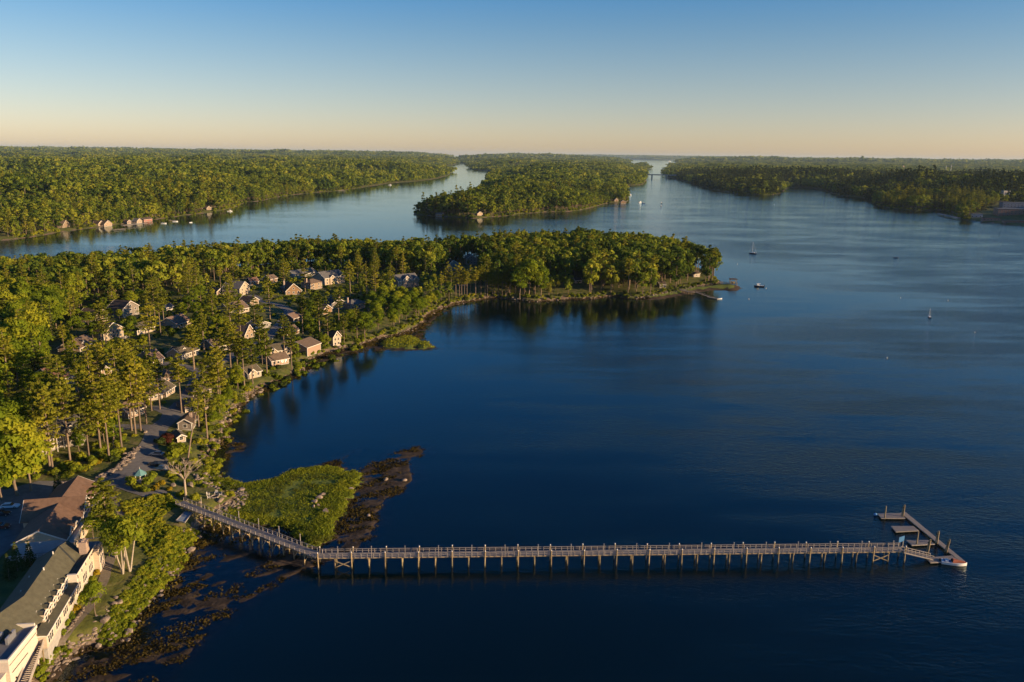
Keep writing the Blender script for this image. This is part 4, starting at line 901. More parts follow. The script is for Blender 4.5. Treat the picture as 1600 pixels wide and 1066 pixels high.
# ------------------------------------------------------------------ pier
PZ = 3.3
s0 = P(281, 785, 5.0); s1 = P(498, 868, PZ); s2 = P(1410, 858, PZ)
pier = empty('pier', (s1[0], s1[1], 0), 0, 'long weathered timber pier on piles reaching straight out from the shore bend', 'pier')
org = Vector((s1[0], s1[1], 0))
V3 = lambda p: Vector((p[0], p[1], p[2]))
A_, B_, C_ = V3(s0), V3(s1), V3(s2)
def seg(a, b, hw_, first, rail_gap):
    d = b-a; L = Vector((d.x, d.y, 0)).length; u = d/L; lat = Vector((d.y, -d.x, 0)).normalized(); return L, u, lat
HWD = 1.45
def add(mb, name, m, par=None): return mb.build(name, m, par or pier, -org if par is None else (0, 0, 0))
deck_all = MB(); n_pl = 0
for (a, b) in ((A_, B_), (B_, C_)):
    L, u, lat = seg(a, b, HWD, 0, 0)
    # boards laid across, joined as one deck because each is narrower than a pixel
    step = .42; k = int(L/step)
    for i in range(k):
        c = a+u*((i+.5)*L/k); deck_all.bar(c-lat*HWD, c+lat*HWD, step*.90, .06+.012*((i*7) % 3))
    for sgn in (-1, 0, 1):
        MB_ = MB(); MB_.bar(a+lat*sgn*1.2-Vector((0,0,.22)), b+lat*sgn*1.2-Vector((0,0,.22)), .16, .30); add(MB_, 'stringer', M['pile'])
    for sgn in (-1, 1):
        for hz, th_ in ((1.12, .13), (.62, .10)):
            add(MB().bar(a+lat*sgn*(HWD-.06)+Vector((0,0,hz)), b+lat*sgn*(HWD-.06)+Vector((0,0,hz)), .12 if hz > 1 else .06, th_), 'handrail', M['rail'])
dko = add(deck_all, 'deck', M['deck']); dko['kind'] = 'stuff'
post_me = MB().box(-.07, .07, -.07, .07, -.25, 1.06).mesh('rail_post', M['rail']); tall_me = MB().box(-.07, .07, -.07, .07, -.25, 3.2).box(-.13, .13, -.13, .13, 3.2, 3.34).mesh('lamp_post', M['rail'])
bal_n = 0
for (a, b, gap) in ((A_, B_, 1.9), (B_, C_, 1.65)):
    L, u, lat = seg(a, b, HWD, 0, 0); k = int(L/gap); ang = math.atan2(u.y, u.x)
    for i in range(k+1):
        for sgn in (-1, 1):
            c = a+u*(i*L/k)+lat*sgn*(HWD-.04); put('rail_post', post_me, pier, c-org, ang)
gp = MB().tube((0,0,0), (0,0,1), .19, .19, 8)
def pile(c, z0, z1, cap, par=None, r=.18, tilt=(0, 0)):
    tilt = (random.gauss(0, .16), random.gauss(0, .12)); z1 += random.uniform(-.12, .12)*cap; mb = MB(); mb.tube((c[0]+tilt[0], c[1]+tilt[1], z0), (c[0], c[1], z1), r*1.05, r*.95, 8); o = add(mb, 'pile', M['pile'])
    if cap: MB().tube((c[0], c[1], z1+.003), (c[0], c[1], z1+.28), r*1.25, r*.3, 8).build('pile_cap', M['white'], o)
    return o
L, u, lat = seg(B_, C_, HWD, 0, 0); nb = 37; ang = math.atan2(u.y, u.x)
for i in range(nb):
    c = B_+u*(i*L/(nb-1)); capd = i % 2 == 0
    for sgn in (-1, 1):
        q = c+lat*sgn*(HWD+.16 if capd else HWD-.35); pile(q, -4, PZ+1.55 if capd else PZ-.38, capd)
    add(MB().bar(c-lat*(HWD+.1)-Vector((0,0,.52)), c+lat*(HWD+.1)-Vector((0,0,.52)), .28, .28), 'cross_beam', M['pile'])
    if i % 2 == 1 and i < nb-1:
        q = c+u*.9-lat*(HWD-.04) if False else c+u*.9+lat*(HWD-.04); put('lamp_post', tall_me, pier, q-org, ang)
    if i in (1, nb-3):
        c2 = B_+u*((i+1)*L/(nb-1)); f_ = lat*(HWD+.02)
        for z0, z1 in ((.4, PZ-.9), (PZ-.9, .4)): add(MB().bar(c+f_+Vector((0,0,z0-PZ)), c2+f_+Vector((0,0,z1-PZ)), .12, .22), 'cross_brace', M['pile'])
L, u, lat = seg(A_, B_, HWD, 0, 0); nb = 14
for i in range(1, nb):
    c = A_+u*(i*L/nb); zt = c.z; gz_ = H(c.x, c.y)
    for sgn in (-1, 1): pile(c+lat*sgn*(HWD-.2), min(gz_, 0)-2.2, zt-.38, False)
    add(MB().bar(c-lat*(HWD+.3)-Vector((0,0,.52)), c+lat*(HWD+.3)-Vector((0,0,.52)), .3, .3), 'cross_beam', M['pile'])
    if zt-gz_ > 1.6:
        add(MB().bar(c+lat*HWD*.9+Vector((0,0,-.7)), c-lat*HWD*.9+Vector((0,0,-(zt-gz_)*.75)), .1, .2), 'cross_brace', M['pile'])
        add(MB().bar(c-lat*HWD*.9+Vector((0,0,-.7)), c+lat*HWD*.9+Vector((0,0,-(zt-gz_)*.75)), .1, .2), 'cross_brace', M['pile'])
    if i % 2 == 0: put('lamp_post', tall_me, pier, c-lat*(HWD-.04)-org, math.atan2(u.y, u.x))
# blue notice board at the head of the gangway
bd = P(1406.5, 856, PZ); sg = empty('notice_board', (bd[0], bd[1], PZ), .5, 'blank pale blue panel on two posts at the head of the gangway', 'sign')
for x in (-1.0, 1.0): MB().box(x-.07, x+.07, -.07, .07, -.2, 3.3).build('post', M['rail'], sg)
MB().box(-1.15, 1.15, -.13, -.075, 1.9, 3.5).build('panel', mat('blue_panel', (.03,.13,.30), .5, .1), sg)

# gangway and floating docks
g0 = V3(P(1410, 861, PZ)); g1 = V3(P(1456, 872, .75)); gw = empty('gangway', (g0.x, g0.y, g0.z), 0, 'sloping timber gangway with handrails joining the pier end to the floats', 'gangway')
d = g1-g0; lat = Vector((d.y, -d.x, 0)).normalized()
dk = MB(); n_ = int(d.length/.4)
for i in range(n_): c = d*((i+.5)/n_); MB().bar(c-lat*.8, c+lat*.8, .36, .06).build('plank', M['deck'], gw)
for sgn in (-1, 1):
    MB().bar(lat*.85*sgn+Vector((0,0,.95)), d+lat*.85*sgn+Vector((0,0,.95)), .14, .14).build('handrail', M['rail'], gw)
    MB().bar(lat*.85*sgn-Vector((0,0,.12)), d+lat*.85*sgn-Vector((0,0,.12)), .18, .3).build('side_beam', M['rail'], gw)
    for i in range(9): c = d*(i/8)+lat*.85*sgn; MB().box(c.x-.06, c.x+.06, c.y-.06, c.y+.06, c.z-.1, c.z+.93).build('rail_post', M['rail'], gw)
FZ = .62
def float_(pxs, label, planks_dir=None):
    c = [P(x, y, FZ) for x, y in pxs]; cen = sum(c)/len(c); o = empty('floating_dock', (cen[0], cen[1], 0), 0, label, 'dock', 'floating dock sections')
    a, b, c2, d2 = [V3(p)-Vector((cen[0], cen[1], FZ)) for p in c]      # a-b long edge, d2-c2 opposite
    MB().prism([a+Vector((0,0,.35)), b+Vector((0,0,.35)), c2+Vector((0,0,.35)), d2+Vector((0,0,.35))], (0, 0, .22)).build('float_frame', M['rail'], o)
    e = MB(); ins = .02
    for t in (.1, .37, .63, .9):
        p = (a*(1-t)+b*t)*.8+(d2*(1-t)+c2*t)*.2; q = (a*(1-t)+b*t)*.2+(d2*(1-t)+c2*t)*.8; MB().bar(p+Vector((0,0,.12)), q+Vector((0,0,.12)), 1.1, .44).build('float_drum', M['black'], o)
    L_ = (b-a).length; n_ = int(L_/.5)
    for i in range(n_):
        t0, t1 = (i+.05)/n_, (i+.95)/n_; MB().prism([a*(1-t0)+b*t0+Vector((0,0,.573)), a*(1-t1)+b*t1+Vector((0,0,.573)), d2*(1-t1)+c2*t1+Vector((0,0,.573)), d2*(1-t0)+c2*t0+Vector((0,0,.573))], (0, 0, .045)).build('plank', M['deck'], o)
    return o
float_([(1407,801), (1500,877), (1508,877), (1415,800)], 'long diagonal float joining all the finger docks')
float_([(1371,802), (1408,802), (1415,810), (1377,809.5)], 'finger dock farthest out, with a blue ball at its end')
float_([(1392,822), (1427,822), (1436,829), (1400,831)], 'finger dock without piles, second from the far end')
float_([(1416,844), (1452,844), (1461,850), (1425,852)], 'finger dock nearest the gangway, beside two leaning piles')
float_([(1447,871.5), (1487,868), (1500,877), (1454,879)], 'landing float at the foot of the gangway beside the motorboat')
def mooring(px, y0, label, lean=0, two=True):
    b_ = P(px, y0, 0); o = empty('mooring_pile', (b_[0], b_[1], 0), 0, label, 'pile', 'mooring piles of the floating docks')
    MB().tube((lean, 0, -4), (0, 0, 4.6), .22, .18, 8).build('timber', M['pile'], o)
    if two: MB().tube((lean-.7, .3, -4), (-.25, .1, 4.4), .2, .16, 8).build('timber', M['pile'], o); MB().tube((-.55, .1, 3.6), (.3, .1, 3.6), .26, .26, 8).build('rope_wrap', M['black'], o)
mooring(1382, 812, 'single pile halfway along the farthest finger dock', 0, False)
mooring(1411, 810, 'pair of lashed piles where the farthest finger meets the long float')
mooring(1432, 853, 'single pile at the middle of the nearest finger dock', 0, False)
mooring(1464, 852.5, 'pair of lashed piles where the nearest finger meets the long float')
mooring(1481, 866, 'pair of piles leaning right near the motorboat', -.9)
mooring(1451, 866, 'short leaning piles behind the foot of the gangway', -.5)
bl = P(1368, 804, .35); o = put('mooring_ball', MB().mesh('x', M['white']), None, (bl[0], bl[1], .3)); v_, f_ = ICO[2]
mb = MB(); mb.add(v_*.55, f_); bpy.data.objects.remove(o); o = mb.build('mooring_ball', mat('blue_plastic', (.15,.36,.62), .4), None, (bl[0], bl[1], .3), smooth=True); tag(o, 'blue ball fender floating off the end of the farthest finger dock', 'fender')

# ------------------------------------------------------------------ boats
def hull_mesh(L, B, D, m1, m2, sheer=.25, n=14):
    mb = MB(); rings = []
    for i in range(n+1):
        t = i/n; x = (t-.5)*L; bw = B/2*(1-max(0, (t-.55)/.45)**2.2)*(.86+.14*min(1, t*3)); bw = max(bw, .02)
        zt = D+sheer*max(0, t-.35)**1.5*1.6; zk = -.35*(1-max(0, (t-.75)/.25)**2)
        rings.append([(x, -bw, zt), (x, -bw*.86, .1), (x, 0, zk), (x, bw*.86, .1), (x, bw, zt)])
    for r in rings: mb.v += r
    for i in range(n):
        for k in range(4): a = i*5+k; mb.f.append((a, a+5, a+6, a+1)); mb.m.append(0)
        a = i*5; mb.f.append((a, a+4, a+9, a+5)); mb.m.append(1)
    mb.f.append((0, 1, 2, 3, 4)); mb.m.append(0)
    return mb.mesh('hull', [m1, m2])
bwht = mat('gelcoat', (.74,.73,.70), .25, .03); redc = mat('red_brown_canvas', (.30,.085,.045), .8, .2, 3, .3); navy = mat('navy_hull', (.012,.02,.05), .25); bcov = mat('blue_canvas', (.04,.14,.30), .7); teak = mat('teak', (.30,.18,.09), .7, .3, 4)
q = P(1490, 882, 0); mbt = empty('motorboat', (q[0], q[1], 0), R(-14), 'white open motorboat with a red brown canvas cover tied at the landing float', 'motorboat')
put('hull', hull_mesh(6.6, 2.4, .85, bwht, bwht), mbt)
MB().prism([(-.2,-1.0,.9),(2.9,-.45,1.05),(3.1,0,1.15),(-.2,0,1.55)], (0,.001,0)).build('bow_cover', redc, mbt)
MB().add([(-.6,-1.05,.92),(2.9,-.35,1.08),(2.9,.35,1.08),(-.6,1.05,.92),(-.3,-.5,1.6),(1.6,-.15,1.35),(1.6,.15,1.35),(-.3,.5,1.6)], [(0,1,5,4),(1,2,6,5),(2,3,7,6),(3,0,4,7),(4,5,6,7)])
cv = MB(); cv.add([(-.6,-1.05,.92),(2.9,-.35,1.08),(2.9,.35,1.08),(-.6,1.05,.92),(-.3,-.5,1.6),(1.6,-.15,1.35),(1.6,.15,1.35),(-.3,.5,1.6)], [(0,1,5,4),(1,2,6,5),(2,3,7,6),(3,0,4,7),(4,5,6,7)]); cv.build('canvas_cover', redc, mbt)
MB().box(-2.6,-.9,-.85,.85,.86,.95).build('cockpit', bcov, mbt); MB().prism([(-.75,-.8,.95),(-.75,.8,.95),(-.45,.7,1.5),(-.45,-.7,1.5)], (.05,0,0)).build('windscreen', M['glass'], mbt)
MB().box(-3.75,-3.3,-.22,.22,-.2,1.25).build('outboard', M['black'], mbt); MB().box(-2.3,-1.5,-.7,.7,.95,1.2).build('seat', bwht, mbt)
def sailboat(px, py, L, hm, hull_m, label, rz):
    q = P(px, py, 0); o = empty('sailboat', (q[0], q[1], 0), rz, label, 'sailboat')
    put('hull', hull_mesh(L, L*.3, L*.11, hull_m, bwht), o); MB().prism([(-L*.22,-L*.08,L*.11+.02),(L*.2,-L*.05,L*.13),(L*.16,-L*.04,L*.19),(-L*.2,-L*.07,L*.18)], (0,L*.13,0)).build('cabin', bwht, o)
    MB().tube((L*.08,0,L*.1), (L*.08,0,hm), L*.012+.04, .05, 6).build('mast', M['white'], o); MB().tube((L*.08,0,L*.24), (-L*.36,0,L*.25), .09, .09, 6).build('boom', M['white'], o)
    MB().tube((L*.06,0,L*.28), (-L*.33,0,L*.285), .2, .14, 6).build('furled_sail', bcov, o)
    MB().tube((L*.49,0,L*.15), (L*.08,0,hm*.97), .03, .03, 4).tube((-L*.48,0,L*.12), (L*.08,0,hm*.99), .03, .03, 4).build('stays', M['metal'], o)
sailboat(1176.5, 396.5, 8.5, 13.5, navy, 'dark hulled sailboat with a tall bare mast moored off the point', R(150))
sailboat(1452, 496, 5.2, 6.6, navy, 'small sailboat with a short mast moored alone on the open water to the right', R(80))
def launch(px, py, L, label, rz=0, hm=None, cabin=True):
    q = P(px, py, 0); o = empty('motorboat', (q[0], q[1], 0), rz, label, 'boat'); hm = hm or bwht
    put('hull', hull_mesh(L, L*.32, L*.12, hm, bwht), o)
    if cabin: MB().box(L*.02, L*.24, -L*.10, L*.10, L*.14, L*.30).box(-L*.12, L*.27, -L*.12, L*.12, L*.30, L*.325).build('wheelhouse', bwht, o); MB().box(L*.245, L*.25, -L*.08, L*.08, L*.2, L*.28).build('windscreen', M['glass'], o)
    else: MB().box(-L*.2, L*.1, -L*.09, L*.09, L*.11, L*.16).build('cockpit', bcov, o)
    MB().box(-L*.55, -L*.49, -.18, .18, 0, L*.2).build('outboard', M['black'], o)
launch(1186, 448, 8.5, 'dark lobster boat moored just off the tip of the point', R(175), navy)
launch(1124, 467.5, 5, 'white skiff tied to the float in front of the point', R(20), None, False)
launch(1000, 316.5, 9, 'left one of two small boats moored beyond the cottages on the neck', R(30)); launch(1005.5, 318, 8, 'right one of two small boats moored beyond the cottages on the neck', R(160))
launch(1033.5, 317.5, 8, 'small dark boat moored in mid channel, far one', R(100), navy); launch(1033, 322.5, 9, 'white boat moored in mid channel, near one', R(80))
launch(984, 305, 10, 'white boat near the bridge side of the neck', R(10)); launch(1400, 403, 5, 'tiny dark boat trailing a faint wake in the middle of the wide water', R(-10), navy, False)
launch(359, 330.5, 9, 'white boat moored by the far left shore, rightmost there', R(10)); launch(274, 346.5, 8, 'white boat lying by the small jetty on the far left shore', R(10), None, False); launch(256, 349.5, 8, 'low white boat just left of the jetty boat on the far left shore', R(5), None, False)
launch(298, 348, 6, 'tiny skiff moored in the far left channel, nearer the camera', R(60), None, False)
launch(609, 289.5, 12, 'small white boat against the dark shore of the far left land', R(0)); launch(663, 278.5, 14, 'white boat off the dark headland up the channel', R(20))
sailboat(685, 274.5, 14, 26, bwht, 'white sailboat moored off the dark headland far up the channel', R(60))
launch(1046, 252.6, 60, 'bright white ferry far out on the bay beyond the bridge', R(5))
v_, f_ = ICO[1]; buo = MB(); buo.add(v_*.42, f_, 0); buo.tube((0,0,.3), (0,0,.8), .07, .07, 6); bume = buo.mesh('buoy', M['white'])
buoys = [(1152,413,'white mooring buoy off the point, above the lobster boat'), (1523,520,'white mooring buoy on the open water at the right'), (1481,470,'white mooring buoy right of the small sailboat'),
   (1407,466,'white mooring buoy left of the small sailboat'), (1197,451,'white buoy beside the lobster boat'), (1170,468,'white buoy in front of the point'), (725,289.5,'dark channel marker in the far channel'), (1210,320,'small buoy off the far right wood'), (1386,560,'faint buoy low on the open water')]
for x, y, lb in buoys:
    q = P(x, y, 0); o = put('buoy', bume, None, (q[0], q[1], .2)); tag(o, lb, 'buoy', 'mooring buoys on the bay')
q = P(1210, 416, 0)
# jetties on the point
def jetty(pts, wz, w_, label, legs=4, name='jetty'):
    c = [V3(P(x, y, z)) for x, y, z in pts]; o = empty(name, c[0], 0, label, 'jetty'); c = [p-c[0] for p in c]
    for a, b in zip(c, c[1:]):
        MB().bar(a, b, w_, .25).build('deck', M['deck'], o); l_ = Vector(((b-a).y, -(b-a).x, 0)).normalized()*w_*.45
        for i in range(legs):
            p = a+(b-a)*(i+.5)/legs
            for s_ in (-1, 1): MB().tube((p+l_*s_)-Vector((0,0,4)), (p+l_*s_)+Vector((0,0,1.1)), .16, .14, 6).build('pile', M['pile'], o)
        MB().bar(a+l_+Vector((0,0,1)), b+l_+Vector((0,0,1)), .1, .1).bar(a-l_+Vector((0,0,1)), b-l_+Vector((0,0,1)), .1, .1).build('handrail', M['rail'], o)
    return o
jetty([(1062,452,2.6),(1076,456,2.6),(1085,457,2.6)], 0, 2.2, 'sunlit timber jetty stepping down the near side of the point', 4)
jetty([(1087,456.5,2.4),(1108,464,.6)], 0, 1.2, 'thin ramp sloping from the sunlit jetty to a float', 1)
jetty([(1106,464,.5),(1122,467,.5)], 0, 2.4, 'low float at the end of the thin ramp before the point', 1)
jetty([(1124,441.5,2.4),(1138,443,2.4),(1153,444,2.4)], 0, 2, 'dark trestle jetty out along the tip of the point', 5)
jetty([(1108,409,2.4),(1117,409.5,2.4)], 0, 2, 'small dark jetty behind the tip of the point', 3)
pv = P(1145, 443, 2.5); pav = empty('pavilion', (pv[0], pv[1], 2.5), 0, 'small open pavilion with a dark flat roof on the trestle jetty', 'pavilion')
for x, y in ((-2.5,-2),(2.5,-2),(-2.5,2),(2.5,2)): MB().box(x-.15, x+.15, y-.15, y+.15, 0, 3.6).build('post', M['pile'], pav)
MB().prism([(-3.4,-2.8,3.6),(3.4,-2.8,3.6),(3.0,2.8,3.9),(-3.0,2.8,3.9)], (0,0,.3)).build('roof', roofmat(rd), pav); MB().box(-1.6,1.6,-1,1,0,1.6).build('counter', M['pile'], pav)

# ------------------------------------------------------------------ far shore houses
far = [((127,345.5),(141,343.5),'white clapboard house with a red roof edge highest on the far left shore',wht,rr_,'gable'), ((98,356.5),(109,354.5),'brown cottage on stilts among trees, leftmost by the far left water',tan,rt_,'gable'), ((154,353.5),(162,352.5),'left one of two joined white boathouses over the water on the far left shore',wht,rd,'gable'),
  ((163,354.5),(175,353),'right and larger one of two joined white boathouses over the water',(.62,.50,.40),rd,'gable'), ((199,350),(205,349.5),'narrow pinkish shed upright by the quay on the far left shore',(.5,.38,.33),rr_,'gable'), ((214,349.5),(222,348.5),'small white hut right of the narrow pinkish shed',wht,rg,'gable'),
  ((225,347),(238,345.5),'pink fish house with a dark roof at the right of the far left quay',(.55,.25,.22),rd,'eave'), ((17,357),(26,356),'white roofed cottage at the far left edge of the far shore',wht,rg,'eave'), ((323,328.5),(330,328),'tan house among shore trees right of the quay',tan,rt_,'gable'),
  ((376,312),(382,311),'white house high on the far shore before the river bends',wht,rg,'gable'), ((746,337),(754,337),'white cottage with a deck at the near shore of the wooded neck',(.7,.55,.4),rg,'gable'), ((681,338),(690,338),'orange brown boathouse beside the islet tip of the neck',(.5,.25,.15),rg,'eave'),
  ((960,315),(966,315),'dark cottage with white trim on the neck point, behind its neighbour',brn,rd,'gable'), ((970,318),(978,318),'brown cottage on stilts at the water of the neck point',tim,rd,'gable'), ((158,339.5),(163,339),'pale house end glimpsed high among far left trees',wht,rg,'gable')]
for e0, e1, lb, wc, rc, st in far:
    house('shore_house', e0, e1, lb, depth=8, hw=3.6, wall=tuple(c*.85 for c in wc), roof=rc, style=st, nw=2, side=1, clear=True, base_drop=4)
jetty([(190,353,2.2),(226,349,2.2)], 0, 5, 'long lit quay below the sheds on the far left shore', 6, 'quay')
jetty([(176,360,.8),(195,358,.8)], 0, 3, 'low white float before the quay on the far left shore', 2, 'quay')
jetty([(264,345,1.5),(276,345.5,.8)], 0, 3, 'little jetty with boats right of the quay', 2, 'quay')
jetty([(527,298.5,1.5),(540,297.5,1.5)], 0, 3, 'pale float in the shade under the far left wood', 2, 'quay')
jetty([(1467,334,3.2),(1498,341,3.2)], 0, 8, 'dark derelict wharf on piles off the right shore', 6, 'wharf')
# mill and sheds on the right shore
def block(px, py, L_, D_, H_, wallc, roofc, label, rz, cat='building', nw=5, name='mill'):
    q = G(px, py); o = empty(name, q, rz, label, cat); mb = MB().box(0, L_, 0, D_, -3, H_); mb.build('wall', wallmat(wallc), o)
    MB().box(-.4, L_+.4, -.4, D_+.4, H_+.003, H_+.6).build('roof', roofmat(roofc), o)
    for s in range(max(1, int(H_//4))):
        for i in range(nw): window(o, L_*(i+.5)/nw, 0, 2.2+s*4, 2.0, 1.8)
        for i in range(2): window(o, 0, D_*(i+.5)/2, 2.2+s*4, 2.0, 1.8, -math.pi/2)
    return o
BRK = (.30,.16,.12)
block(1559, 338, 60, 30, 14, BRK, rg, 'large brick mill building at the right edge of the far shore', R(-14), nw=9)
block(1566, 327, 50, 26, 15, (.30,.30,.33), rg, 'grey upper mill block behind the large brick mill', R(-14), nw=7)
block(1569, 350, 40, 14, 6, BRK, rt_, 'low brick shed in front of the mill on the quay', R(-12), nw=5)
block(1516, 340, 22, 14, 7, (.28,.32,.38), rg, 'blue grey boat shed left of the mill', R(-10), nw=3)
block(1535, 345, 30, 9, 5, (.33,.18,.14), rd, 'long low wharf shed between the boat shed and the mill', R(-12), nw=5)
block(1568, 304, 16, 12, 9, (.5,.45,.4), rg, 'pale house above the mill among trees', R(0), nw=2); block(1578, 269, 60, 40, 14, (.5,.46,.42), rg, 'pale building far off at the right horizon', 0, nw=3)
q = G(1410, 268); wt = empty('water_tower', q, 0, 'pink and white water tower above the right hand forest', 'water tower')
for k in range(4): a = k*math.pi/2; MB().tube((9*math.cos(a), 9*math.sin(a), 0), (6*math.cos(a), 6*math.sin(a), 34), .8, .8, 6).build('leg', M['white'], wt)
MB().tube((0,0,34), (0,0,44), 10, 10, 14).tube((0,0,44), (0,0,49), 10, 1, 14).build('tank', mat('pink_tank', (.6,.35,.3), .6), wt)
for px, lb in ((1477, 'left one of two pale masts on the right hand hill'), (1485, 'right one of two pale masts on the right hand hill')):
    q = G(px, 272); o = empty('radio_mast', q, 0, lb, 'mast', 'radio masts on the right hand hill'); MB().tube((0,0,0), (0,0,62), 2.2, 1.2, 6).build('mast_tube', M['white'], o); MB().box(-4,4,-.6,.6,50,52).build('antenna', M['white'], o)

# bridge in the narrows
b0 = V3(P(1006, 273, 17)); b1 = V3(P(1078, 274.5, 17)); bd_ = empty('bridge', b0, 0, 'flat road bridge on slim piers crossing the narrows between the wooded shores', 'bridge')
d = b1-b0; MB().bar((0,0,0), d, 12, 4.5).build('deck', M['concrete'], bd_)
for t in (.18, .50, .78): c = d*t; MB().box(c.x-2.6, c.x+2.6, c.y-5, c.y+5, -b0.z-3, -2.3).build('pier_column', M['concrete'], bd_)
MB().bar(Vector((0,-6.3,2.6)), d+Vector((0,-6.3,2.6)), .5, 1.0).build('parapet', M['concrete'], bd_)
mk = P(1044.5, 279.5, 0); o = empty('channel_marker', (mk[0], mk[1], 0), 0, 'dark stone channel marker standing in the water by the bridge', 'marker'); MB().tube((0,0,-2), (0,0,9), 5, 3, 8).build('base', M['rock'], o); MB().box(-3,3,-.4,.4,9.3,17).build('board', M['black'], o)

# ------------------------------------------------------------------ vehicles
def car(px, py, rz, paint, label, L=4.6, kind='car', group=None):
    q = G(px, py); o = empty('parked_car', (q[0], q[1], q[2]+.12), rz, label, kind, group); W2_ = .92
    prof = [(-L/2,.35),(-L/2,.85),(-L/2+.25,.95),(-L*.22,1.0),(L*.2,.98),(L/2-.3,.82),(L/2,.6),(L/2,.35)]
    MB().prism([(x,-W2_,z) for x, z in prof], (0, 2*W2_, 0)).build('body', paint, o)
    MB().add([(0,0,0)], [])
    g = MB(); g.add([(-L*.40,-.82,.98),(L*.20,-.82,.985),(L*.20,.82,.985),(-L*.40,.82,.98),(-L*.30,-.66,1.44),(L*.06,-.66,1.46),(L*.06,.66,1.46),(-L*.30,.66,1.44)], [(0,1,5,4),(1,2,6,5),(2,3,7,6),(3,0,4,7)]); g.build('window_glass', M['glass'], o)
    r_ = MB(); r_.box(-L*.305, L*.065, -.67, .67, 1.445, 1.50); r_.build('roof', paint, o)
    wm = MB().tube((0,-.11,0), (0,.11,0), .34, .34, 12).mesh('wheel', M['black'])
    for x in (-L*.31, L*.31):
        for y in (-.86, .86): wo = put('wheel', wm, o, (x, y, .34)); MB().tube((0,-.13,0), (0,.13,0), .18, .18, 8).build('rim', M['metal'], wo)
    for y in (-.62, .62): MB().box(L/2-.04, L/2+.03, y-.18, y+.18, .55, .72).build('headlight', M['white'], o)
    return o
silver = mat('silver_paint', (.50,.48,.46), .3, .03, metal=.5); dkp = mat('dark_paint', (.02,.025,.035), .25); whp = mat('white_car_paint', (.68,.70,.72), .3); blp = mat('blue_paint', (.05,.10,.18), .3); rdp = mat('dark_red_paint', (.12,.03,.025), .3)
car(245, 712, R(178), silver, 'silver car parked alone at the right edge of the forecourt', 4.9)
car(242, 728, R(176), dkp, 'dark car parked nearest the pale shrubs, left of its neighbour', 4.9); car(251, 734, R(174), blp, 'dark blue car behind the pale shrubs, closest to the lawn')
car(16, 794, R(10), whp, 'white car with dark windows parked in the shaded car park', 5.0); car(3, 806, R(12), dkp, 'black car just below the white car in the shaded car park'); car(2, 826, R(12), rdp, 'dark red car lowest in the shaded car park')
car(421, 531, R(60), dkp, 'dark car parked beside the village road'); car(23, 632, R(-5), blp, 'blue car in the shade of the left wood'); car(36, 636, R(-5), dkp, 'black car beside the blue car in the shade of the left wood'); car(412, 556, R(40), whp, 'pale car in the parking loop behind the shore cottages')

# ------------------------------------------------------------------ lawn by the pier: chairs, fire ring, stones, gazebo, dead tree
def adirondack(px, py, rz, label):
    q = G(px, py); o = empty('garden_chair', q, rz, label, 'chair', 'white garden chairs round the fire ring'); m = M['white']
    for i in range(5): MB().box(-.36+.145*i, -.36+.145*i+.12, .30, .36, .30, 1.15).build('back_slat', m, o, (0, 0, 0))
    for i in range(4): MB().box(-.36, .36, -.42+.19*i, -.42+.19*i+.16, .34, .38).build('seat_slat', m, o)
    for x in (-.42, .42): MB().box(x-.09, x+.09, -.5, .35, .58, .62).build('armrest', m, o); MB().box(x-.05, x+.05, -.46, -.38, -.1, .58).build('leg', m, o); MB().box(x-.05, x+.05, .26, .34, -.1, .58).build('leg', m, o)
adirondack(325, 774, R(100), 'white slatted chair farthest left at the fire ring, upper one of the close pair'); adirondack(326, 779, R(110), 'white slatted chair lower one of the close pair at the fire ring'); adirondack(338, 771.5, R(0), 'white slatted chair behind the fire ring on its own'); adirondack(345, 774, R(-60), 'white slatted chair right of the fire ring')
q = G(335.5, 776.5); fr_ = empty('fire_ring', q, 0, 'low dark fire ring of stones between the white chairs', 'fire pit')
for k in range(12): a = k*math.pi/6; MB().box(-.28,.28,-.16,.16,-.1,.32).build('stone', M['wallstone'], fr_, (1.15*math.cos(a), 1.15*math.sin(a), 0), a+math.pi/2)
MB().tube((0,0,.0), (0,0,.08), .95, .95, 12).build('ash_bed', M['black'], fr_)
def rock_mesh(name, r_, seed, m, flat=.7):
    rr = np.random.default_rng(seed); v, f = ICO[2]; v = v.copy()
    for _ in range(6):
        d = rr.normal(0, 1, 3); d /= np.linalg.norm(d); s_ = v@d; lim = rr.uniform(.45, .8); v -= np.outer(np.clip(s_-lim, 0, None), d)*.9
    v *= np.array([1.15, .9, flat])*r_; mb = MB(); mb.add(v, f); return mb.mesh(name, m)
ROCKS = [rock_mesh('boulder', 1, 50+i, M['rock']) for i in range(8)]
def boulder(px, py, r_, label, group=None, k=None):
    q = G(px, py); o = put('boulder', ROCKS[random.randrange(8) if k is None else k], None, (q[0], q[1], q[2]+r_*.25), random.uniform(0, 6)); o.scale = (r_, r_, r_); tag(o, label, 'boulder', group)
boulder(509, 800, 1.35, 'big pale boulder casting a long shadow on the marsh grass'); boulder(345, 783, 1.2, 'round pale boulder on the lawn below the fire ring'); boulder(351, 775, .9, 'low reddish boulder on the lawn right of the white chairs')
boulder(312, 786, .7, 'small boulder on the lawn between the chairs and the pier'); boulder(298, 760, 1.6, 'large flat boulder behind the dead tree trunk'); boulder(632, 751, 1.0, 'reddish rock awash among the outer weed beds'); boulder(603, 750, .9, 'pale rock in the weed beds left of the reddish rock'); boulder(576, 806, .8, 'pale round rock in the brown weed east of the marsh')
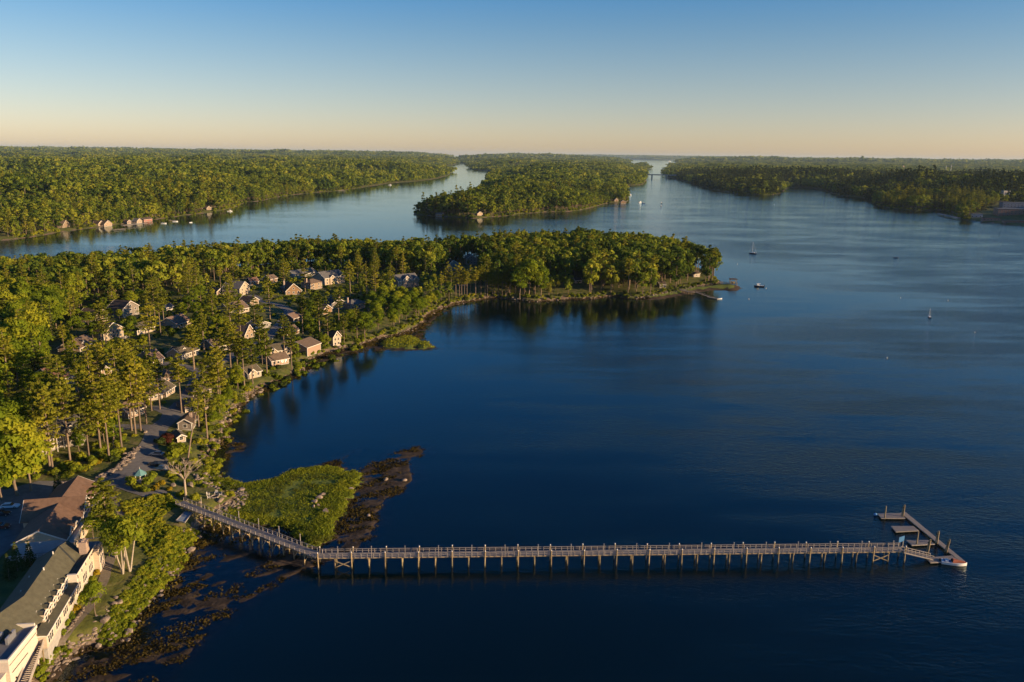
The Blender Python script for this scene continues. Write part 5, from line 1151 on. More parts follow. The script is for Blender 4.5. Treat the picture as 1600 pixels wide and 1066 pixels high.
boulder(227, 676, .9, 'pale boulder at the bend of the drive kerb'); boulder(271, 759, 1.0, 'blue grey rock on the lawn above the pier start'); boulder(165, 971, 1.2, 'biggest pinkish boulder on the bank below the hotel'); boulder(178, 945, .9, 'pink boulder above the biggest one on the bank'); boulder(186, 942, 1.0, 'small pink boulder at the top of the bank stones'); boulder(181, 935, .7, 'white stone just above the pink boulders')
boulder(548, 765, 1.1, 'grey rock ledge beside the marsh edge'); boulder(313, 712, .7, 'white stone on the mud by the leaning trunk')
for i, (x, y, r_) in enumerate(((492,785,1.1),(499,779,1.2),(504,774,1.0),(497,790,.8),(490,792,.7))): boulder(x, y, r_, 'one of the flat pinkish ledge rocks in the middle of the marsh', 'ledge rocks in the marsh')
# stone edging round the lawn (each stone its own piece)
def stone_wall(pxs, n, r0, r1, label, jitter=.5, rows=2, z_off=.15):
    c = [G(*q) for q in pxs]; d = np.cumsum([0]+[np.linalg.norm((b-a)[:2]) for a, b in zip(c, c[1:])]); o = empty('stone_wall', c[0], 0, label, 'stone wall')
    for i in range(n):
        t = d[-1]*(i+.5)/n; j = min(len(c)-2, int(np.searchsorted(d, t))-1); u_ = (t-d[j])/(d[j+1]-d[j]+1e-9); p = c[j]*(1-u_)+c[j+1]*u_
        x = p[0]+random.gauss(0, jitter); y = p[1]+random.gauss(0, jitter); s_ = random.uniform(r0, r1)
        so_ = put('stone', ROCKS[i % 8], o, (x-c[0][0], y-c[0][1], H(x, y)+z_off-c[0][2]), random.uniform(0, 6)); so_.scale = (s_, s_*.8, s_*.7); so_['kind'] = 'thing'
        del so_['kind']
stone_wall([(306,742),(314,752),(326,758),(340,764)], 60, .3, .85, 'curved row of pale stones edging the top of the lawn', .6)
stone_wall([(366,769),(376,772),(379,781),(370,788),(356,793),(342,800),(332,803)], 90, .3, .75, 'curved stone edging round the seaward end of the lawn', .55)
stone_wall([(152,748),(168,741),(185,733),(196,722),(206,710),(214,700)], 110, .4, .95, 'rough retaining wall of sunlit stones along the forecourt', .7, z_off=.5)
stone_wall([(98,757),(112,755),(126,753)], 40, .4, .8, 'pale stone wall above the lodge roof by the car park', .3, z_off=.5)
stone_wall([(92,998),(108,984),(118,970),(132,950)], 45, .25, .5, 'low stone kerb along the footpath below the hotel', .2)
stone_wall([(84,1052),(92,1036),(104,1022),(118,1010),(132,1000),(146,990),(158,980),(168,972)], 80, .3, .8, 'long pinkish rock ledge along the bank below the hotel corner', .7, z_off=-.12)
stone_wall([(166,972),(176,960),(184,945),(190,935)], 38, .2, .55, 'scatter of pale stones at the head of the bank gully', 1.0, z_off=0)
# gazebo
q = G(220, 752); gz = empty('gazebo', q, 0, 'small white gazebo with a teal pointed roof in the shrub bed of the forecourt', 'gazebo')
for k in range(6): a = k*math.pi/3; MB().box(-.09,.09,-.09,.09,-.3,2.5).build('post', M['white'], gz, (1.7*math.cos(a), 1.7*math.sin(a), 0), a)
rfm = MB(); vs = [(2.2*math.cos(k*math.pi/3), 2.2*math.sin(k*math.pi/3), 2.5) for k in range(6)]+[(0,0,4.3)]; rfm.add(vs, [(k, (k+1) % 6, 6) for k in range(6)]+[(5,4,3,2,1,0)]); rfm.build('roof', mat('teal_roof', (.12,.26,.26), .6, .15), gz); MB().tube((0,0,4.25), (0,0,4.9), .09, .04, 6).build('finial', M['white'], gz)
MB().tube((0,0,-.3), (0,0,.1), 1.9, 1.9, 6).build('floor', M['rail'], gz)
# pale raft hauled out by the pier
c = [P(276,825,1.2), P(290,810.5,1.2), P(302,811.5,1.2), P(290,828,1.2)]; cen = sum(c)/4; rft = empty('raft', (cen[0], cen[1], H(cen[0], cen[1])+.3), 0, 'blue grey flat raft hauled out on the bank beside the pier', 'raft')
pts = [(p[0]-cen[0], p[1]-cen[1], .3) for p in c]; MB().prism(pts, (0,0,.25)).build('platform', mat('raft_boards', (.28,.33,.36), .7, .2, 2), rft)
for i in range(4): a, b = Vector(pts[i]), Vector(pts[(i+1) % 4]); MB().bar(a+Vector((0,0,.32)), b+Vector((0,0,.32)), .22, .2).build('edge_beam', M['rail'], rft)
# dead tree
def dead_tree(px, py, hgt, label, lean=(0, 0), seed=1, top_px=None):
    rr = np.random.default_rng(seed); q = G(px, py); o = empty('dead_tree', q, 0, label, 'dead tree'); 
    tk = MB(); split = hgt*.45; L = Vector((lean[0], lean[1], 0)); tk.tube((0,0,-.5), L*.45+Vector((0,0,split)), .42, .3, 8); tk.build('trunk', M['deadwood'], o, smooth=True)
    br_ = MB()
    def grow(p, d, ln, r_, dep):
        e = p+d*ln; br_.tube(p, e, r_, r_*.6, 5, cap=False)
        if dep == 0: return
        for _ in range(3 if dep > 1 else 4):
            nd = (d+Vector(rr.normal(0, .5, 3))).normalized(); nd.z = abs(nd.z)*.6+.25; grow(p+d*ln*rr.uniform(.55, 1), nd.normalized(), ln*rr.uniform(.5, .75), r_*.58, dep-1)
    p = L*.45+Vector((0,0,split))
    for k in range(7):
        a = k*.9; grow(p, Vector((math.cos(a)*.75, math.sin(a)*.75, .9)).normalized(), hgt*.26, .17, 3)
    br_.build('branches', M['deadwood'], o)
dead_tree(291, 782, 15.5, 'bare leafless tree with a spread of pale branches beside the pier start', seed=4)

# ------------------------------------------------------------------ trees of the near shore
def short(lb):
    for c in (' with ', ' standing', ' behind', ' showing', ' whose', ' nearly', ' almost', ' half', ' peeping', ' striped', ' glimpsed', ' in the', ' in front', ' at the', ' right on', ' above', ' below', ' beside', ' joined', ' among', ' deep', ' directly', ' higher', ' buried', ' under', ' between', ' nearest', ' right', ' left', ' facing', ' on the', ',', ' of tall'):
        i = lb.find(c)
        if i > 12: lb = lb[:i]
    return lb
LAND = [(o, short(o['label'])) for o in list(COL.objects) if o.parent is None and o.get('category') in ('house', 'cottage', 'cabin', 'garage', 'shed', 'mansion', 'hotel', 'lodge', 'mansion wing', 'boathouse', 'shelter')]
def rel_label(kind, x, y, z):
    u, v = Q(x, y, z); best = None
    for o, s in LAND:
        d = math.hypot(o.location.x-x, o.location.y-y)
        if best is None or d < best[0]: best = (d, o, s)
    d, o, s = best
    if d > 45: return None
    hu, hv = Q(*o.location); du, dv = u-hu, v-hv
    w_ = 'left of' if du < -14 else 'right of' if du > 14 else 'in front of' if dv > 2 else 'behind'
    if abs(du) <= 30 and abs(dv) > 14: w_ = 'in front of' if dv > 0 else 'behind'
    return f'{kind} {w_} the {s}'
labels_used = {}
def place_tree(kind, x, y, z, h, label=None, group=None, var=None, rz=None, lean=(0, 0), wide=1.0):
    base_h = {'broad': 20, 'pine': 30, 'spruce': 20, 'birch': 15}[kind]; nm = {'broad': 'broadleaf_tree', 'pine': 'pine_tree', 'spruce': 'spruce_tree', 'birch': 'birch_tree'}[kind]
    v = PR[kind][random.randrange(len(PR[kind])) if var is None else var % len(PR[kind])]; s = h/base_h
    o = empty(nm, (x, y, z-.2), random.uniform(0, 6.28) if rz is None else rz, label, nm.replace('_', ' ').replace('broadleaf tree', 'tree'), group)
    o.scale = (s*wide, s*wide, s)
    if lean != (0, 0): o.rotation_euler = (lean[0], lean[1], o.rotation_euler[2])
    put('crown', v[0], o); put('trunk', v[1], o); return o
CNT = {'broad': 0, 'pine': 0, 'spruce': 0, 'birch': 0}
TAKEN = []
def lab_unique(lb, fallback):
    return lb or fallback
trees = []          # (kind,x,y,z,h,label,explicit,wide)
# pines whose bare trunks can be picked out one by one
PX = [(109.7,719,31),(78,730,33),(82.5,733,30),(131,691,32),(157.6,706,32),(170.7,718,31),(190.4,702,30),(206,673,31),(212,679,30),(220,673,32),(229,662,28),(237,642,27),(284,646,27),(122,616,28),
 (304,577,27),(320,554,26),(373,601,30),(382,605,28),(417.5,586,27),(456,580,26),(324,685,29),(345.7,642,27),(342,633,29),(361,580,28),(445,561,26),
 (422,499,30),(445,458,27),(477,456,27),(473.6,528,28),(500,536,31),(530,516,28),(360,492,28),(361,524,27),(377,539,27),(319,554,24),(303,578,23),(334,513,26),(398.6,514,22),(547.6,466,30),(587,469,24),(513,541,24),(558,531,22),(538,539,20),
 (161,553,29),(167.6,556,28),(235.5,554,31),(243,507,33),(251.4,525,27),(257,513.5,26),(211,473,28),(100,668,30),(146,640,29),(160,632,30),(186,640,31),(200,630,29),(140,720,24),(178,690,29),(60,700,26),(250,640,26),(326,640,25),(311,668,24),(395,600,24),
 (349,600,27),(407,560,25),(210,604,26),(192,615,26),(90,652,27)]
for u, v, h in PX:
    h *= .93; p = G(u, v); trees.append(['pine', p[0], p[1], p[2], h, rel_label('tall bare trunked pine', *p), True, 1.0])
for i in range(18):
    u = 430+i*6.9+random.uniform(-2, 2); p = G(u, 418+random.uniform(-4, 3)-.02*(u-430)); trees.append(['pine', p[0], p[1], p[2], random.uniform(18, 22), 'slender straight pine in the grove of tall pale trunks behind the long grey roofed house', True, .85])
for i in range(26):
    u = 690+i*5.2+random.uniform(-2, 2); p = G(u, 466-.04*(u-690)+random.uniform(-5, 2)); trees.append(['pine', p[0], p[1], p[2], random.uniform(20, 26), 'slim shore pine in the sunlit row of thin trunks along the far cove', True, .9])
for u, v, h in ((826,462,29),(812,466,25),(845,463,24)): p = G(u, v); trees.append(['broad', p[0], p[1], p[2], h, 'big round bright tree on the far cove shore beside the thin pines', True, 1.05])
# big leafy trees at the left edge and by the lodge
for u, v, h, w_, lb in ((28,775,27,1.15,'huge yellow green tree at the left edge above the car park'), (48,768,22,1.0,'yellow green tree with forked pale trunk above the lodge'), (5,752,25,1.2,'yellow green tree cut by the left picture edge'),
    (22,728,24,1.1,'bright leafy tree behind the huge yellow green tree'), (150,962,9,.95,'small round tree on the bank below the hotel dormers'), (4,782,19,1.0,'dark based leafy tree at the left edge beside the white car'), (124,705,9,.9,'young bright tree on the lawn in front of the mansion'), (178,700,13,.9,'young bright tree between pine trunks near the forecourt'), (163,690,12,.9,'young leafy tree behind the right pine trunks by the mansion')):
    p = G(u, v); trees.append(['broad', p[0], p[1], p[2], h, lb, True, w_])
for u, v, h, w_, lb in ((192,897,15,1.0,'pale barked birch nearest the hotel chimney'), (203,893,16,1.1,'forked white barked birch on the bank above the thicket'), (182,872,13,1.0,'leafy birch between the lodge and the path')):
    p = G(u, v); trees.append(['birch', p[0], p[1], p[2], h, lb, True, w_])
p = G(172, 868); trees.append(['pine', p[0], p[1], p[2], 22, 'large pine rising between the lodge and the bank, its top above the roofs', True, 1.25])
p = G(166, 826); trees.append(['broad', p[0], p[1], p[2], 9, 'bushy tree against the sunny wall of the lodge', True, 1.1]); p = G(146, 842); trees.append(['broad', p[0], p[1], p[2], 7, 'low bushy tree at the corner between lodge and hotel', True, 1.2])
for u, v, h, lb in ((28,892,8,'dark spruce bush in the shaded yard beside the hotel roof'), (48,884,7,'second dark evergreen in the shaded yard, right of the spruce bush'), (15,905,7,'dark evergreen at the left edge of the shaded yard'), (92,773,8,'dark evergreen at the shaded end of the lodge')): p = G(u, v); trees.append(['spruce', p[0], p[1], p[2], h, lb, True, 1.3])

VILL = poly_px([(95,520),(130,480),(200,470),(250,470),(330,445),(380,432),(425,424),(560,424),(600,430),(655,436),(662,456),(610,455),(575,478),(560,540),(480,565),(440,600),(380,620),(340,700),(320,740),(262,735),(250,650),(150,735),(60,760),(0,790),(0,640),(60,590)], 8)
CLEAR = [PLAZA, LOT]+[poly_px(q, 6) for q in ([(60,735),(150,735),(205,700),(225,655),(185,655),(120,690),(95,702),(60,722)], [(180,735),(262,735),(345,735),(400,790),(330,830),(320,1000),(60,1100),(-100,1100),(-100,880),(0,880),(60,760)])]
ROADS_XY = np.array([[v.co.x, v.co.y] for o in COL.objects if o.name.startswith('road') for v in list(o.data.vertices)[::2]])
EXPL = np.array([[t[1], t[2]] for t in trees])
r_ = np.random.default_rng(99)
x, y = jitter_grid(-620, 330, 140, 1010, 7.6, 77)
d = sdf(MAIN, x, y); k = (d > 4); x, y, d = x[k], y[k], d[k]
hh = terrain(x, y); inV = sdf(VILL, x, y) > 0; clr = np.zeros(len(x), bool)
for c in CLEAR: clr |= sdf(c, x, y) > 0
for i in range(len(x)):
    if clr[i]: continue
    u, v = Q(x[i], y[i], hh[i]); 
    if u < -90 or u > 1250 or v > 1150: continue
    if ((ROADS_XY[:, 0]-x[i])**2+(ROADS_XY[:, 1]-y[i])**2).min() < 20: continue
    if ((EXPL[:, 0]-x[i])**2+(EXPL[:, 1]-y[i])**2).min() < 12: continue
    if inV[i]:
        if r_.random() > .46: continue
        kind = 'pine' if r_.random() < .13 else 'broad'; h = r_.uniform(18, 25) if kind == 'pine' else r_.uniform(6, 13)
    else:
        if r_.random() > .90 and not (d[i] < 60 and v < 450): continue
        q = r_.random()+.35*float(fbm(np.array([x[i]/70]), np.array([y[i]/70]), 2)[0]); kind = 'broad' if q < .78 else 'pine' if q < .93 else 'spruce'
        h = {'broad': r_.uniform(18, 26), 'pine': r_.uniform(23, 28), 'spruce': r_.uniform(17, 21)}[kind]
        if d[i] < 14: h *= .72 if u < 780 else .95
        if u > 900: h *= 1.12
        if 575 < u < 690 and v > 440: kind = 'broad' if r_.random() < .8 else kind; h = r_.uniform(9, 14)
        if 850 < u < 910 and v > 440: h = min(h, 11)
    ut, vt = Q(x[i], y[i], hh[i]+h); rad = .27*h*FPX/math.hypot(x[i], y[i])*.8; bad = False
    for (a, b, hv, mid, wd) in HOUSES:
        if a-rad*.7 < u < b+rad*.7 and vt-1 < hv < v+3: bad = True; break
        if (mid[0]-x[i])**2+(mid[1]-y[i])**2 < 60: bad = True; break
    if bad: 
        if a < 330 or r_.random() < .88: continue
        h = min(h, 5) if kind == 'broad' else h
        if kind != 'broad': continue
    trees.append([kind, x[i], y[i], hh[i], h, None, False, r_.uniform(.9, 1.15) if not inV[i] else (r_.uniform(.75, .95) if kind == 'pine' else 1.1)])
AREAS = [((15,420),'at the far left back of the wood'),((130,400),'along the back edge of the wood, left part'),((330,395),'along the back edge of the wood, right of the left part'),((100,560),'left of the taupe roofed cottage'),((720,380),'above the blue grey gabled house'),((930,380),'on the back ridge of the wooded point'),((980,440),'on the sunny front of the wooded point'),((1080,400),'at the outer end of the wooded point'),((560,470),'on the slope above the green islet'),((480,470),'between the village road and the timber gable cottage'),((290,500),'between the upper left cottages and the road'),((400,570),'by the shore lawn of the twin gable cottage'),((20,690),'behind the huge yellow green tree'),((30,600),'in the dense wood at the left edge'),((60,480),'in the wood left of the cottages'),((250,430),'in the wood behind the upper left cottages'),((480,385),'behind the grove of tall trunks'),((620,400),'in the wood above the glazed timber house'),((820,400),'in the middle of the wooded point'),
   ((1030,410),'near the tip of the wooded point'),((620,480),'on the leafy shore slope of the cove'),((900,450),'on the cove shore of the wooded point'),((200,560),'among the left cottages'),((400,500),'among the upper cottages by the village road'),((330,610),'among the shore cottages'),((150,640),'around the mansion')]
lim = {'broad': 300, 'pine': 290, 'spruce': 200, 'birch': 9}
trees.sort(key=lambda t: (not t[6], math.hypot(t[1], t[2])))
rest = []; made = {}
def inV_(x, y): return float(sdf(VILL, np.array([x]), np.array([y]))[0]) > 0
for t in trees:
    kind, x, y, z, h, lb, ex, wd = t
    if CNT[kind] >= lim[kind]: rest.append(t); continue
    CNT[kind] += 1
    word = {'broad': 'leafy green tree', 'pine': 'tall pine', 'spruce': 'dark pointed spruce', 'birch': 'birch'}[kind]; grp = None
    if lb is None:
        word = ('tall ' if h > 23.5 and kind != 'pine' else 'small ' if h < 11 else '')+word
        rl = rel_label(word, x, y, z) if inV_(x, y) else None
        u, v = Q(x, y, z); ar = min(AREAS, key=lambda a: (a[0][0]-u)**2+(a[0][1]-v)**2)[1]; lb = rl or f'{word} {ar}'; grp = None if rl else f'{word}s {ar}'
    lb = ' '.join(lb.split()[:16]); o = place_tree(kind, x, y, z, h, lb, grp, wide=wd); made.setdefault(lb, []).append(o)
for lb, os_ in made.items():
    if len(os_) > 1:
        for o in os_: o['group'] = o.get('group') or lb
pts = np.array([[t[1], t[2], t[3]-.3] for t in rest]); sc = np.array([t[4]/{'broad': 20, 'pine': 27, 'spruce': 21, 'birch': 15}[t[0]] for t in rest])
idx = np.array([random.randrange(5) if t[0] == 'broad' else random.randrange(5, 7) if t[0] == 'pine' else random.randrange(7, 9) for t in rest])
scatter('point_woods', pts, sc, idx, MID, 'dense mixed wood covering the far part of the near point')
print('TREES', CNT, 'rest', len(rest))
# the leaning trunk by the shore
q = G(293, 718); ln = empty('leaning_tree', q, 0, 'thin tree leaning right over the shore with a sparse tuft of needles at its top', 'leaning tree')
tm = MB(); tm.tube((0,0,-.5), (2.0,0,9), .34, .26, 7, cap=False).tube((2.0,0,9), (5.2,1,21), .26, .07, 7, cap=False); tm.build('trunk', M['bark'], ln, smooth=True)
cr_ = [blob_cards((5.2+rs.normal(0,1.2), 1+rs.normal(0,1.2), 17+rs.uniform(0,5)), (1.1,1.1,.5), 16, .4, rs, .5) for _ in range(12)]; put('crown', join_mesh('crown', cr_, [M['needle']]), ln)

# ------------------------------------------------------------------ shrubs
def shrub(u, v, s, kind, label, group=None):
    p = G(u, v); m = PR[kind][random.randrange(len(PR[kind]))]; o = put({'bush': 'shrub', 'goldbush': 'golden_shrub', 'purplebush': 'copper_shrub', 'darkbush': 'evergreen_shrub'}[kind], m, None, p, random.uniform(0, 6)); o.scale = (s, s, s*.95); tag(o, label, 'shrub', group)
for u, v, s, k, lb in ((272,718,3.6,'bush','biggest yellow green shrub on the shore above the bare tree'), (285,708,2.8,'bush','yellow green shrub behind the biggest one'), (262,692,2.6,'purplebush','dark red shrub beside the little olive roofed shed'), (250,695,2.0,'darkbush','dark shrub at the forecourt edge left of the dark red shrub'), (268,688,1.5,'bush','small green shrub against the little olive roofed shed'),
  (206,757,2.0,'bush','rounded green shrub at the left end of the forecourt bed'), (232,757,2.0,'bush','pale shrub right of the gazebo'), (240,748,1.7,'bush','green shrub behind the pale shrub in the forecourt bed'), (241,766,1.4,'goldbush','golden ball shrub at the bottom of the forecourt bed'), (228,769,1.3,'bush','low shrub left of the golden ball shrub'), (216,765,1.4,'bush','low shrub below the gazebo'), (252,758,1.3,'goldbush','golden shrub at the right end of the forecourt bed'),
  (268,745,1.8,'bush','shrub on the lawn left of the bare tree'), (273,740,1.2,'goldbush','small golden shrub on the lawn above the bare tree'), (285,774,1.5,'bush','shrub left of the bare tree trunk'), (304,783,1.9,'bush','bright shrub right of the bare tree trunk at the pier rail'), (265,766,1.0,'goldbush','tiny golden shrub on the lawn by the blue grey rock'), (360,776,1.6,'bush','green shrub at the seaward end of the lawn'), (354,767,1.4,'darkbush','dark low shrub behind the white chairs'),
  (104,727,1.4,'goldbush','left golden shrub below the mansion lawn'), (119,738,2.2,'bush','large green shrub below the mansion lawn'), (129,737,1.3,'goldbush','golden shrub right of the large green shrub'), (145,728,1.7,'bush','orange green shrub on the forecourt bank'), (152,726,1.2,'goldbush','golden shrub nearest the retaining wall'), (86,742,1.8,'bush','brownish green shrub left below the mansion lawn'), (160,720,1.0,'goldbush','tiny golden ball by the pine trunk on the forecourt bank'), (248,733,1.1,'darkbush','small dark shrub by the dark cars'),
  (150,898,1.1,'goldbush','golden shrub at the hotel wall, uppermost'), (155,888,1.2,'bush','green shrub at the far end of the hotel wall'), (142,911,1.3,'bush','green shrub at the hotel wall below the uppermost golden one'), (133,924,1.5,'bush','large green shrub at the middle of the hotel wall'), (122,941,1.4,'bush','green shrub at the hotel wall under the fifth window'), (117,955,1.2,'goldbush','golden shrub at the hotel wall near the stone kerb'), (110,967,1.2,'bush','round shrub second from the near end of the hotel wall'), (103,978,1.2,'bush','round shrub at the near end of the hotel wall'),
  (99,990,1.0,'bush','small shrub by the near corner of the hotel'), (70,1036,1.5,'bush','green shrub on the bank beside the wooden ramp'), (62,1056,1.6,'bush','green shrub lowest on the bank beside the ramp'), (88,1020,1.2,'bush','brownish shrub in the middle of the bank below the hotel corner')): shrub(u, v, s, k, lb)
# bank thicket: uncountable
BUSHC = proto_coll('bush_proto', PR['bush']+PR['darkbush'])
def fill(poly_pts, n, seed, zmin=.6, px=True, z=2):
    poly = poly_px(poly_pts, z); a = np.array([p[:2] for p in poly]); r2 = np.random.default_rng(seed); x = r2.uniform(a[:, 0].min(), a[:, 0].max(), n); y = r2.uniform(a[:, 1].min(), a[:, 1].max(), n)
    k = sdf(poly, x, y) > 0; x, y = x[k], y[k]; h = terrain(x, y); k = (h > zmin) & (np.hypot(x-rft.location.x, y-rft.location.y-2) > 7); return np.stack([x[k], y[k], h[k]], 1)
T1 = fill([(155,1005),(205,980),(222,955),(255,925),(290,885),(300,862),(335,822),(360,815),(330,795),(280,795),(262,782),(225,790),(190,800),(215,850),(232,880),(212,905),(174,955),(150,1002)], 10500, 5, .2)
T2 = fill([(315,745),(345,770),(352,760),(392,756),(345,745),(348,735),(332,712),(322,700),(310,712),(300,730)], 500, 6, .3)
T3 = fill([(300,705),(345,690),(365,655),(385,622),(410,606),(385,600),(350,640),(330,680)], 260, 8, .8)
T4 = fill([(55,1100),(88,1050),(110,1015),(100,1000),(72,1030)], 260, 9, .8)
def fill_xy(poly, n, seed, cond): 
    a = np.array([p[:2] for p in poly]); r2 = np.random.default_rng(seed); x = r2.uniform(a[:, 0].min(), a[:, 0].max(), n); y = r2.uniform(a[:, 1].min(), a[:, 1].max(), n)
    k = sdf(poly, x, y) > 0; k &= sdf(PLAZA, x, y) < -1; k &= sdf(LOT, x, y) < -1; x, y = x[k], y[k]
    k = np.array([((ROADS_XY[:, 0]-p)**2+(ROADS_XY[:, 1]-q)**2).min() > 9 and all((m[0]-p)**2+(m[1]-q)**2 > (w_*.62)**2 for _, _, _, m, w_ in HOUSES) for p, q in zip(x, y)]); x, y = x[k], y[k]
    return np.stack([x, y, terrain(x, y)], 1)
T5 = fill_xy(VILL, 7500, 12, None)
k = fbm(T5[:, 0]/16, T5[:, 1]/16, 3) > -.28; T5 = T5[k]
T = np.concatenate([T1, T2, T3, T4]); _g = fbm(T[:, 0]/5, T[:, 1]/5, 3); T = T[_g > -.6]; _g = _g[_g > -.6]; scatter('bank_thicket', T-np.array([0,0,.3]), rng.uniform(.3, .85, len(T))*(1+1.1*np.clip(_g, -.2, .6)), rng.integers(0, 3, len(T)), BUSHC, 'dense bright green thicket along the bank and around the lawn', zs=rng.uniform(.7, 1.1, len(T)))
scatter('undergrowth', T5-np.array([0,0,.3]), rng.uniform(.7, 1.9, len(T5)), rng.choice([0,1,2,3], len(T5), p=[.3,.3,.25,.15]), BUSHC, 'mixed undergrowth between the cottages', zs=rng.uniform(.7, 1.1, len(T5)))
# edge shrubs where the wood meets the shore
xs, ys = jitter_grid(-200, 240, 420, 800, 3.4, 13); dd = sdf(MAIN, xs, ys); k = (dd > 2.2) & (dd < 9); T6 = np.stack([xs[k], ys[k], terrain(xs[k], ys[k])-.3], 1)
scatter('shore_scrub', T6, rng.uniform(.8, 1.7, len(T6)), rng.integers(0, 4, len(T6)), BUSHC, 'scrub where the wood meets the shore rocks')

xs, ys = jitter_grid(-1100, 1000, 1000, 2600, 6.5, 44); k = np.abs(np.degrees(np.arctan2(xs, ys))) < 36; xs, ys = xs[k], ys[k]
dd = np.maximum.reduce([sdf(q_, xs, ys) for q_ in (FARLEFT, NECK, RIGHT)]); k = (dd > 1.5) & (dd < 16) & (sdf(FAC_CLEAR, xs, ys) < 0) & clear_of_houses(xs, ys) & (rng.random(len(xs)) < .8); xs, ys = xs[k], ys[k]
scatter('far_shore_scrub', np.stack([xs, ys, terrain(xs, ys)-.4], 1), rng.uniform(1.8, 3.6, len(xs)), rng.integers(0, 4, len(xs)), BUSHC, 'scrub and low branches along the far shores')

# ------------------------------------------------------------------ marsh grass, rockweed, shore stones
def small_cloud(name, pts, size, per, seed, m, label, flat=.6, spread=.5, up=.8, lift=.25, jit=.5, tn=None):
    r2 = np.random.default_rng(seed); n = len(pts); c = np.repeat(pts, per, 0)+r2.normal(0, spread, (n*per, 3))*np.array([1, 1, .25])+np.array([0, 0, lift])
    nr = r2.normal(0, jit, (n*per, 3))+np.array([0, 0, up]); tone = np.clip(np.repeat(r2.uniform(.1, .9, n) if tn is None else tn, per)+r2.normal(0, .1, n*per), 0, 1)
    v, f, t = cards(c, nr, size, .1, tone, r2); me = np_mesh(name, v, f, [m], False); fattr(me, 'tone', t); return tag(put(name, me), label, kind='stuff')
a = np.array([p[:2] for p in SPIT]); x = rng.uniform(a[:, 0].min(), a[:, 0].max(), 30000); y = rng.uniform(a[:, 1].min(), a[:, 1].max(), 30000); ds = sdf(SPIT, x, y); h, z = terrain(x, y, True); k = (ds > -5) & (z == 3) & (h > .05) & ((fbm(x/9, y/9, 3) > -.5) | (ds < 6))
mp_ = np.stack([x[k], y[k], h[k]+np.where(ds[k] < 6, .12, 0)+.12*fbm(x[k]/5, y[k]/5, 2)], 1); mtn = np.clip(.53+1.5*fbm(x[k]/3.5, y[k]/3.5, 3)+.6*fbm(x[k]/13+4, y[k]/13, 2)+np.where(ds[k] < 5, .25, -.08), 0, 1)  # mottled tone; rim lifted over the middle, a sunlit edge painted into the blades
_keep = (sdf(SPIT, mp_[:, 0], mp_[:, 1]) < 5) | (rng.random(len(mp_)) < .30); mp_ = mp_[_keep]; mtn = mtn[_keep]
small_cloud('marsh_grass', mp_, .21, 8, 31, M['marsh'], 'bright green marsh grass covering the low spit', lift=.10, jit=1.1, up=.35, spread=.48, tn=mtn)
a = np.array([p[:2] for p in ISLET]); x = rng.uniform(a[:, 0].min(), a[:, 0].max(), 1500); y = rng.uniform(a[:, 1].min(), a[:, 1].max(), 1500); _h, _z = terrain(x, y, True); k = (_z == 3) & (_h > .2); small_cloud('marsh_grass', np.stack([x[k], y[k], terrain(x[k], y[k])], 1), .4, 3, 32, M['marsh'], 'green grass on the small islet off the leafy slope')
a = np.array([p[:2] for p in FLATS]); n = 60000; x = rng.uniform(a[:, 0].min(), a[:, 0].max(), n); y = rng.uniform(a[:, 1].min(), a[:, 1].max(), n); k = (y < 330)|(rng.random(n) < .5); x, y = x[k], y[k]
h, z = terrain(x, y, True); st = fbm((x*.8+y*.6)/9, (y*.8-x*.6)/3, 3); k = (z == 4) & (h > -.22) & (h < .5) & (st > .06) & (sdf(FLATS, x, y) > 0); wp = np.stack([x[k], y[k], h[k]], 1)
small_cloud('rockweed', wp, .30, 8, 33, M['weed'], 'brown and ochre rockweed heaped over the tidal flats', lift=.04, spread=.42, jit=.6)
xs, ys = jitter_grid(-200, 260, 140, 730, .8, 27); dd = sdf(MAIN, xs, ys); hs_ = terrain(xs, ys); k = (dd > -3) & (dd < 1.6) & (hs_ > -.35) & (hs_ < .9) & (fbm(xs/6, ys/6, 2) > -.35) & (rng.random(len(xs)) < .75)
small_cloud('rockweed', np.stack([xs[k], ys[k], hs_[k]], 1), .36, 5, 35, M['weed'], 'brown weed hanging on the rocks all along the tide line', lift=.12, spread=.45, jit=.6)
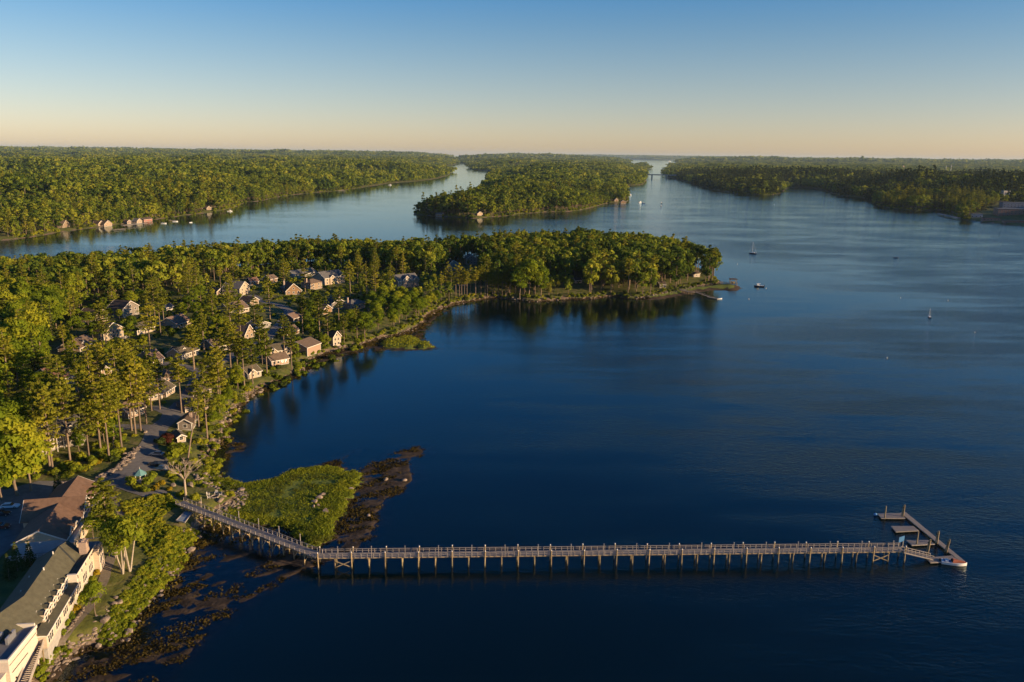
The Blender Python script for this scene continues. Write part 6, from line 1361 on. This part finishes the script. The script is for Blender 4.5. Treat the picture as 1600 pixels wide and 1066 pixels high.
print('weed', len(wp), 'marsh', len(mp_))
# stones along the tide line, joined: far too many to pick apart
xs, ys = jitter_grid(-170, 240, 130, 720, .95, 17); dd = sdf(MAIN, xs, ys); ht, zt = terrain(xs, ys, True); k = (dd > -1.0) & (dd < 4.2) & (rng.random(len(xs)) < np.where(ys > 360, .16, .42)) & (fbm(xs/12, ys/12, 2) > -.35)
xs, ys, ht = xs[k], ys[k], ht[k]; vR, fR = ICO[1]; fR = np.array(fR); n = len(xs); V = []; rr2 = np.random.default_rng(5)
s_ = rr2.gamma(2.2, .16, n)+.18; s_ = np.minimum(s_, 1.5); jit = rr2.uniform(.72, 1.2, (n, len(vR), 1)); sq = rr2.uniform(.6, 1.2, (n, 1, 3))*np.array([1.1, 1.1, .7]); an = rr2.uniform(0, 6.28, n); ca, sa = np.cos(an)[:, None], np.sin(an)[:, None]
vv = vR[None]*jit*sq*s_[:, None, None]; vx = vv[..., 0]*ca-vv[..., 1]*sa; vy = vv[..., 0]*sa+vv[..., 1]*ca; vv = np.stack([vx+xs[:, None], vy+ys[:, None], vv[..., 2]+ht[:, None]+.1], -1).reshape(-1, 3)
ff = (fR[None]+(np.arange(n)*len(vR))[:, None, None]).reshape(-1, 3); tag(put('shore_stones', np_mesh('shore_stones', vv, ff, [M['rock']], False)), 'tumbled pink grey stones along the tide line', kind='stuff'); print('stones', n)

# ------------------------------------------------------------------ evening haze
hz = MB().box(-47000, 47000, -3000, 47000, -9, 240).mesh('haze', [])
hm = bpy.data.materials.new('haze'); hm.use_nodes = True; hn = hm.node_tree; hn.nodes.remove(hn.nodes['Principled BSDF']); pv_ = hn.nodes.new('ShaderNodeVolumePrincipled')
pv_.inputs['Color'].default_value = (.58,.80,1,1); pv_.inputs['Density'].default_value = .000015; pv_.inputs['Anisotropy'].default_value = .1; hn.links.new(pv_.outputs[0], hn.nodes['Material Output'].inputs['Volume'])
hz.materials.append(hm); tag(put('haze', hz), 'thin evening haze over the water and hills', kind='stuff')
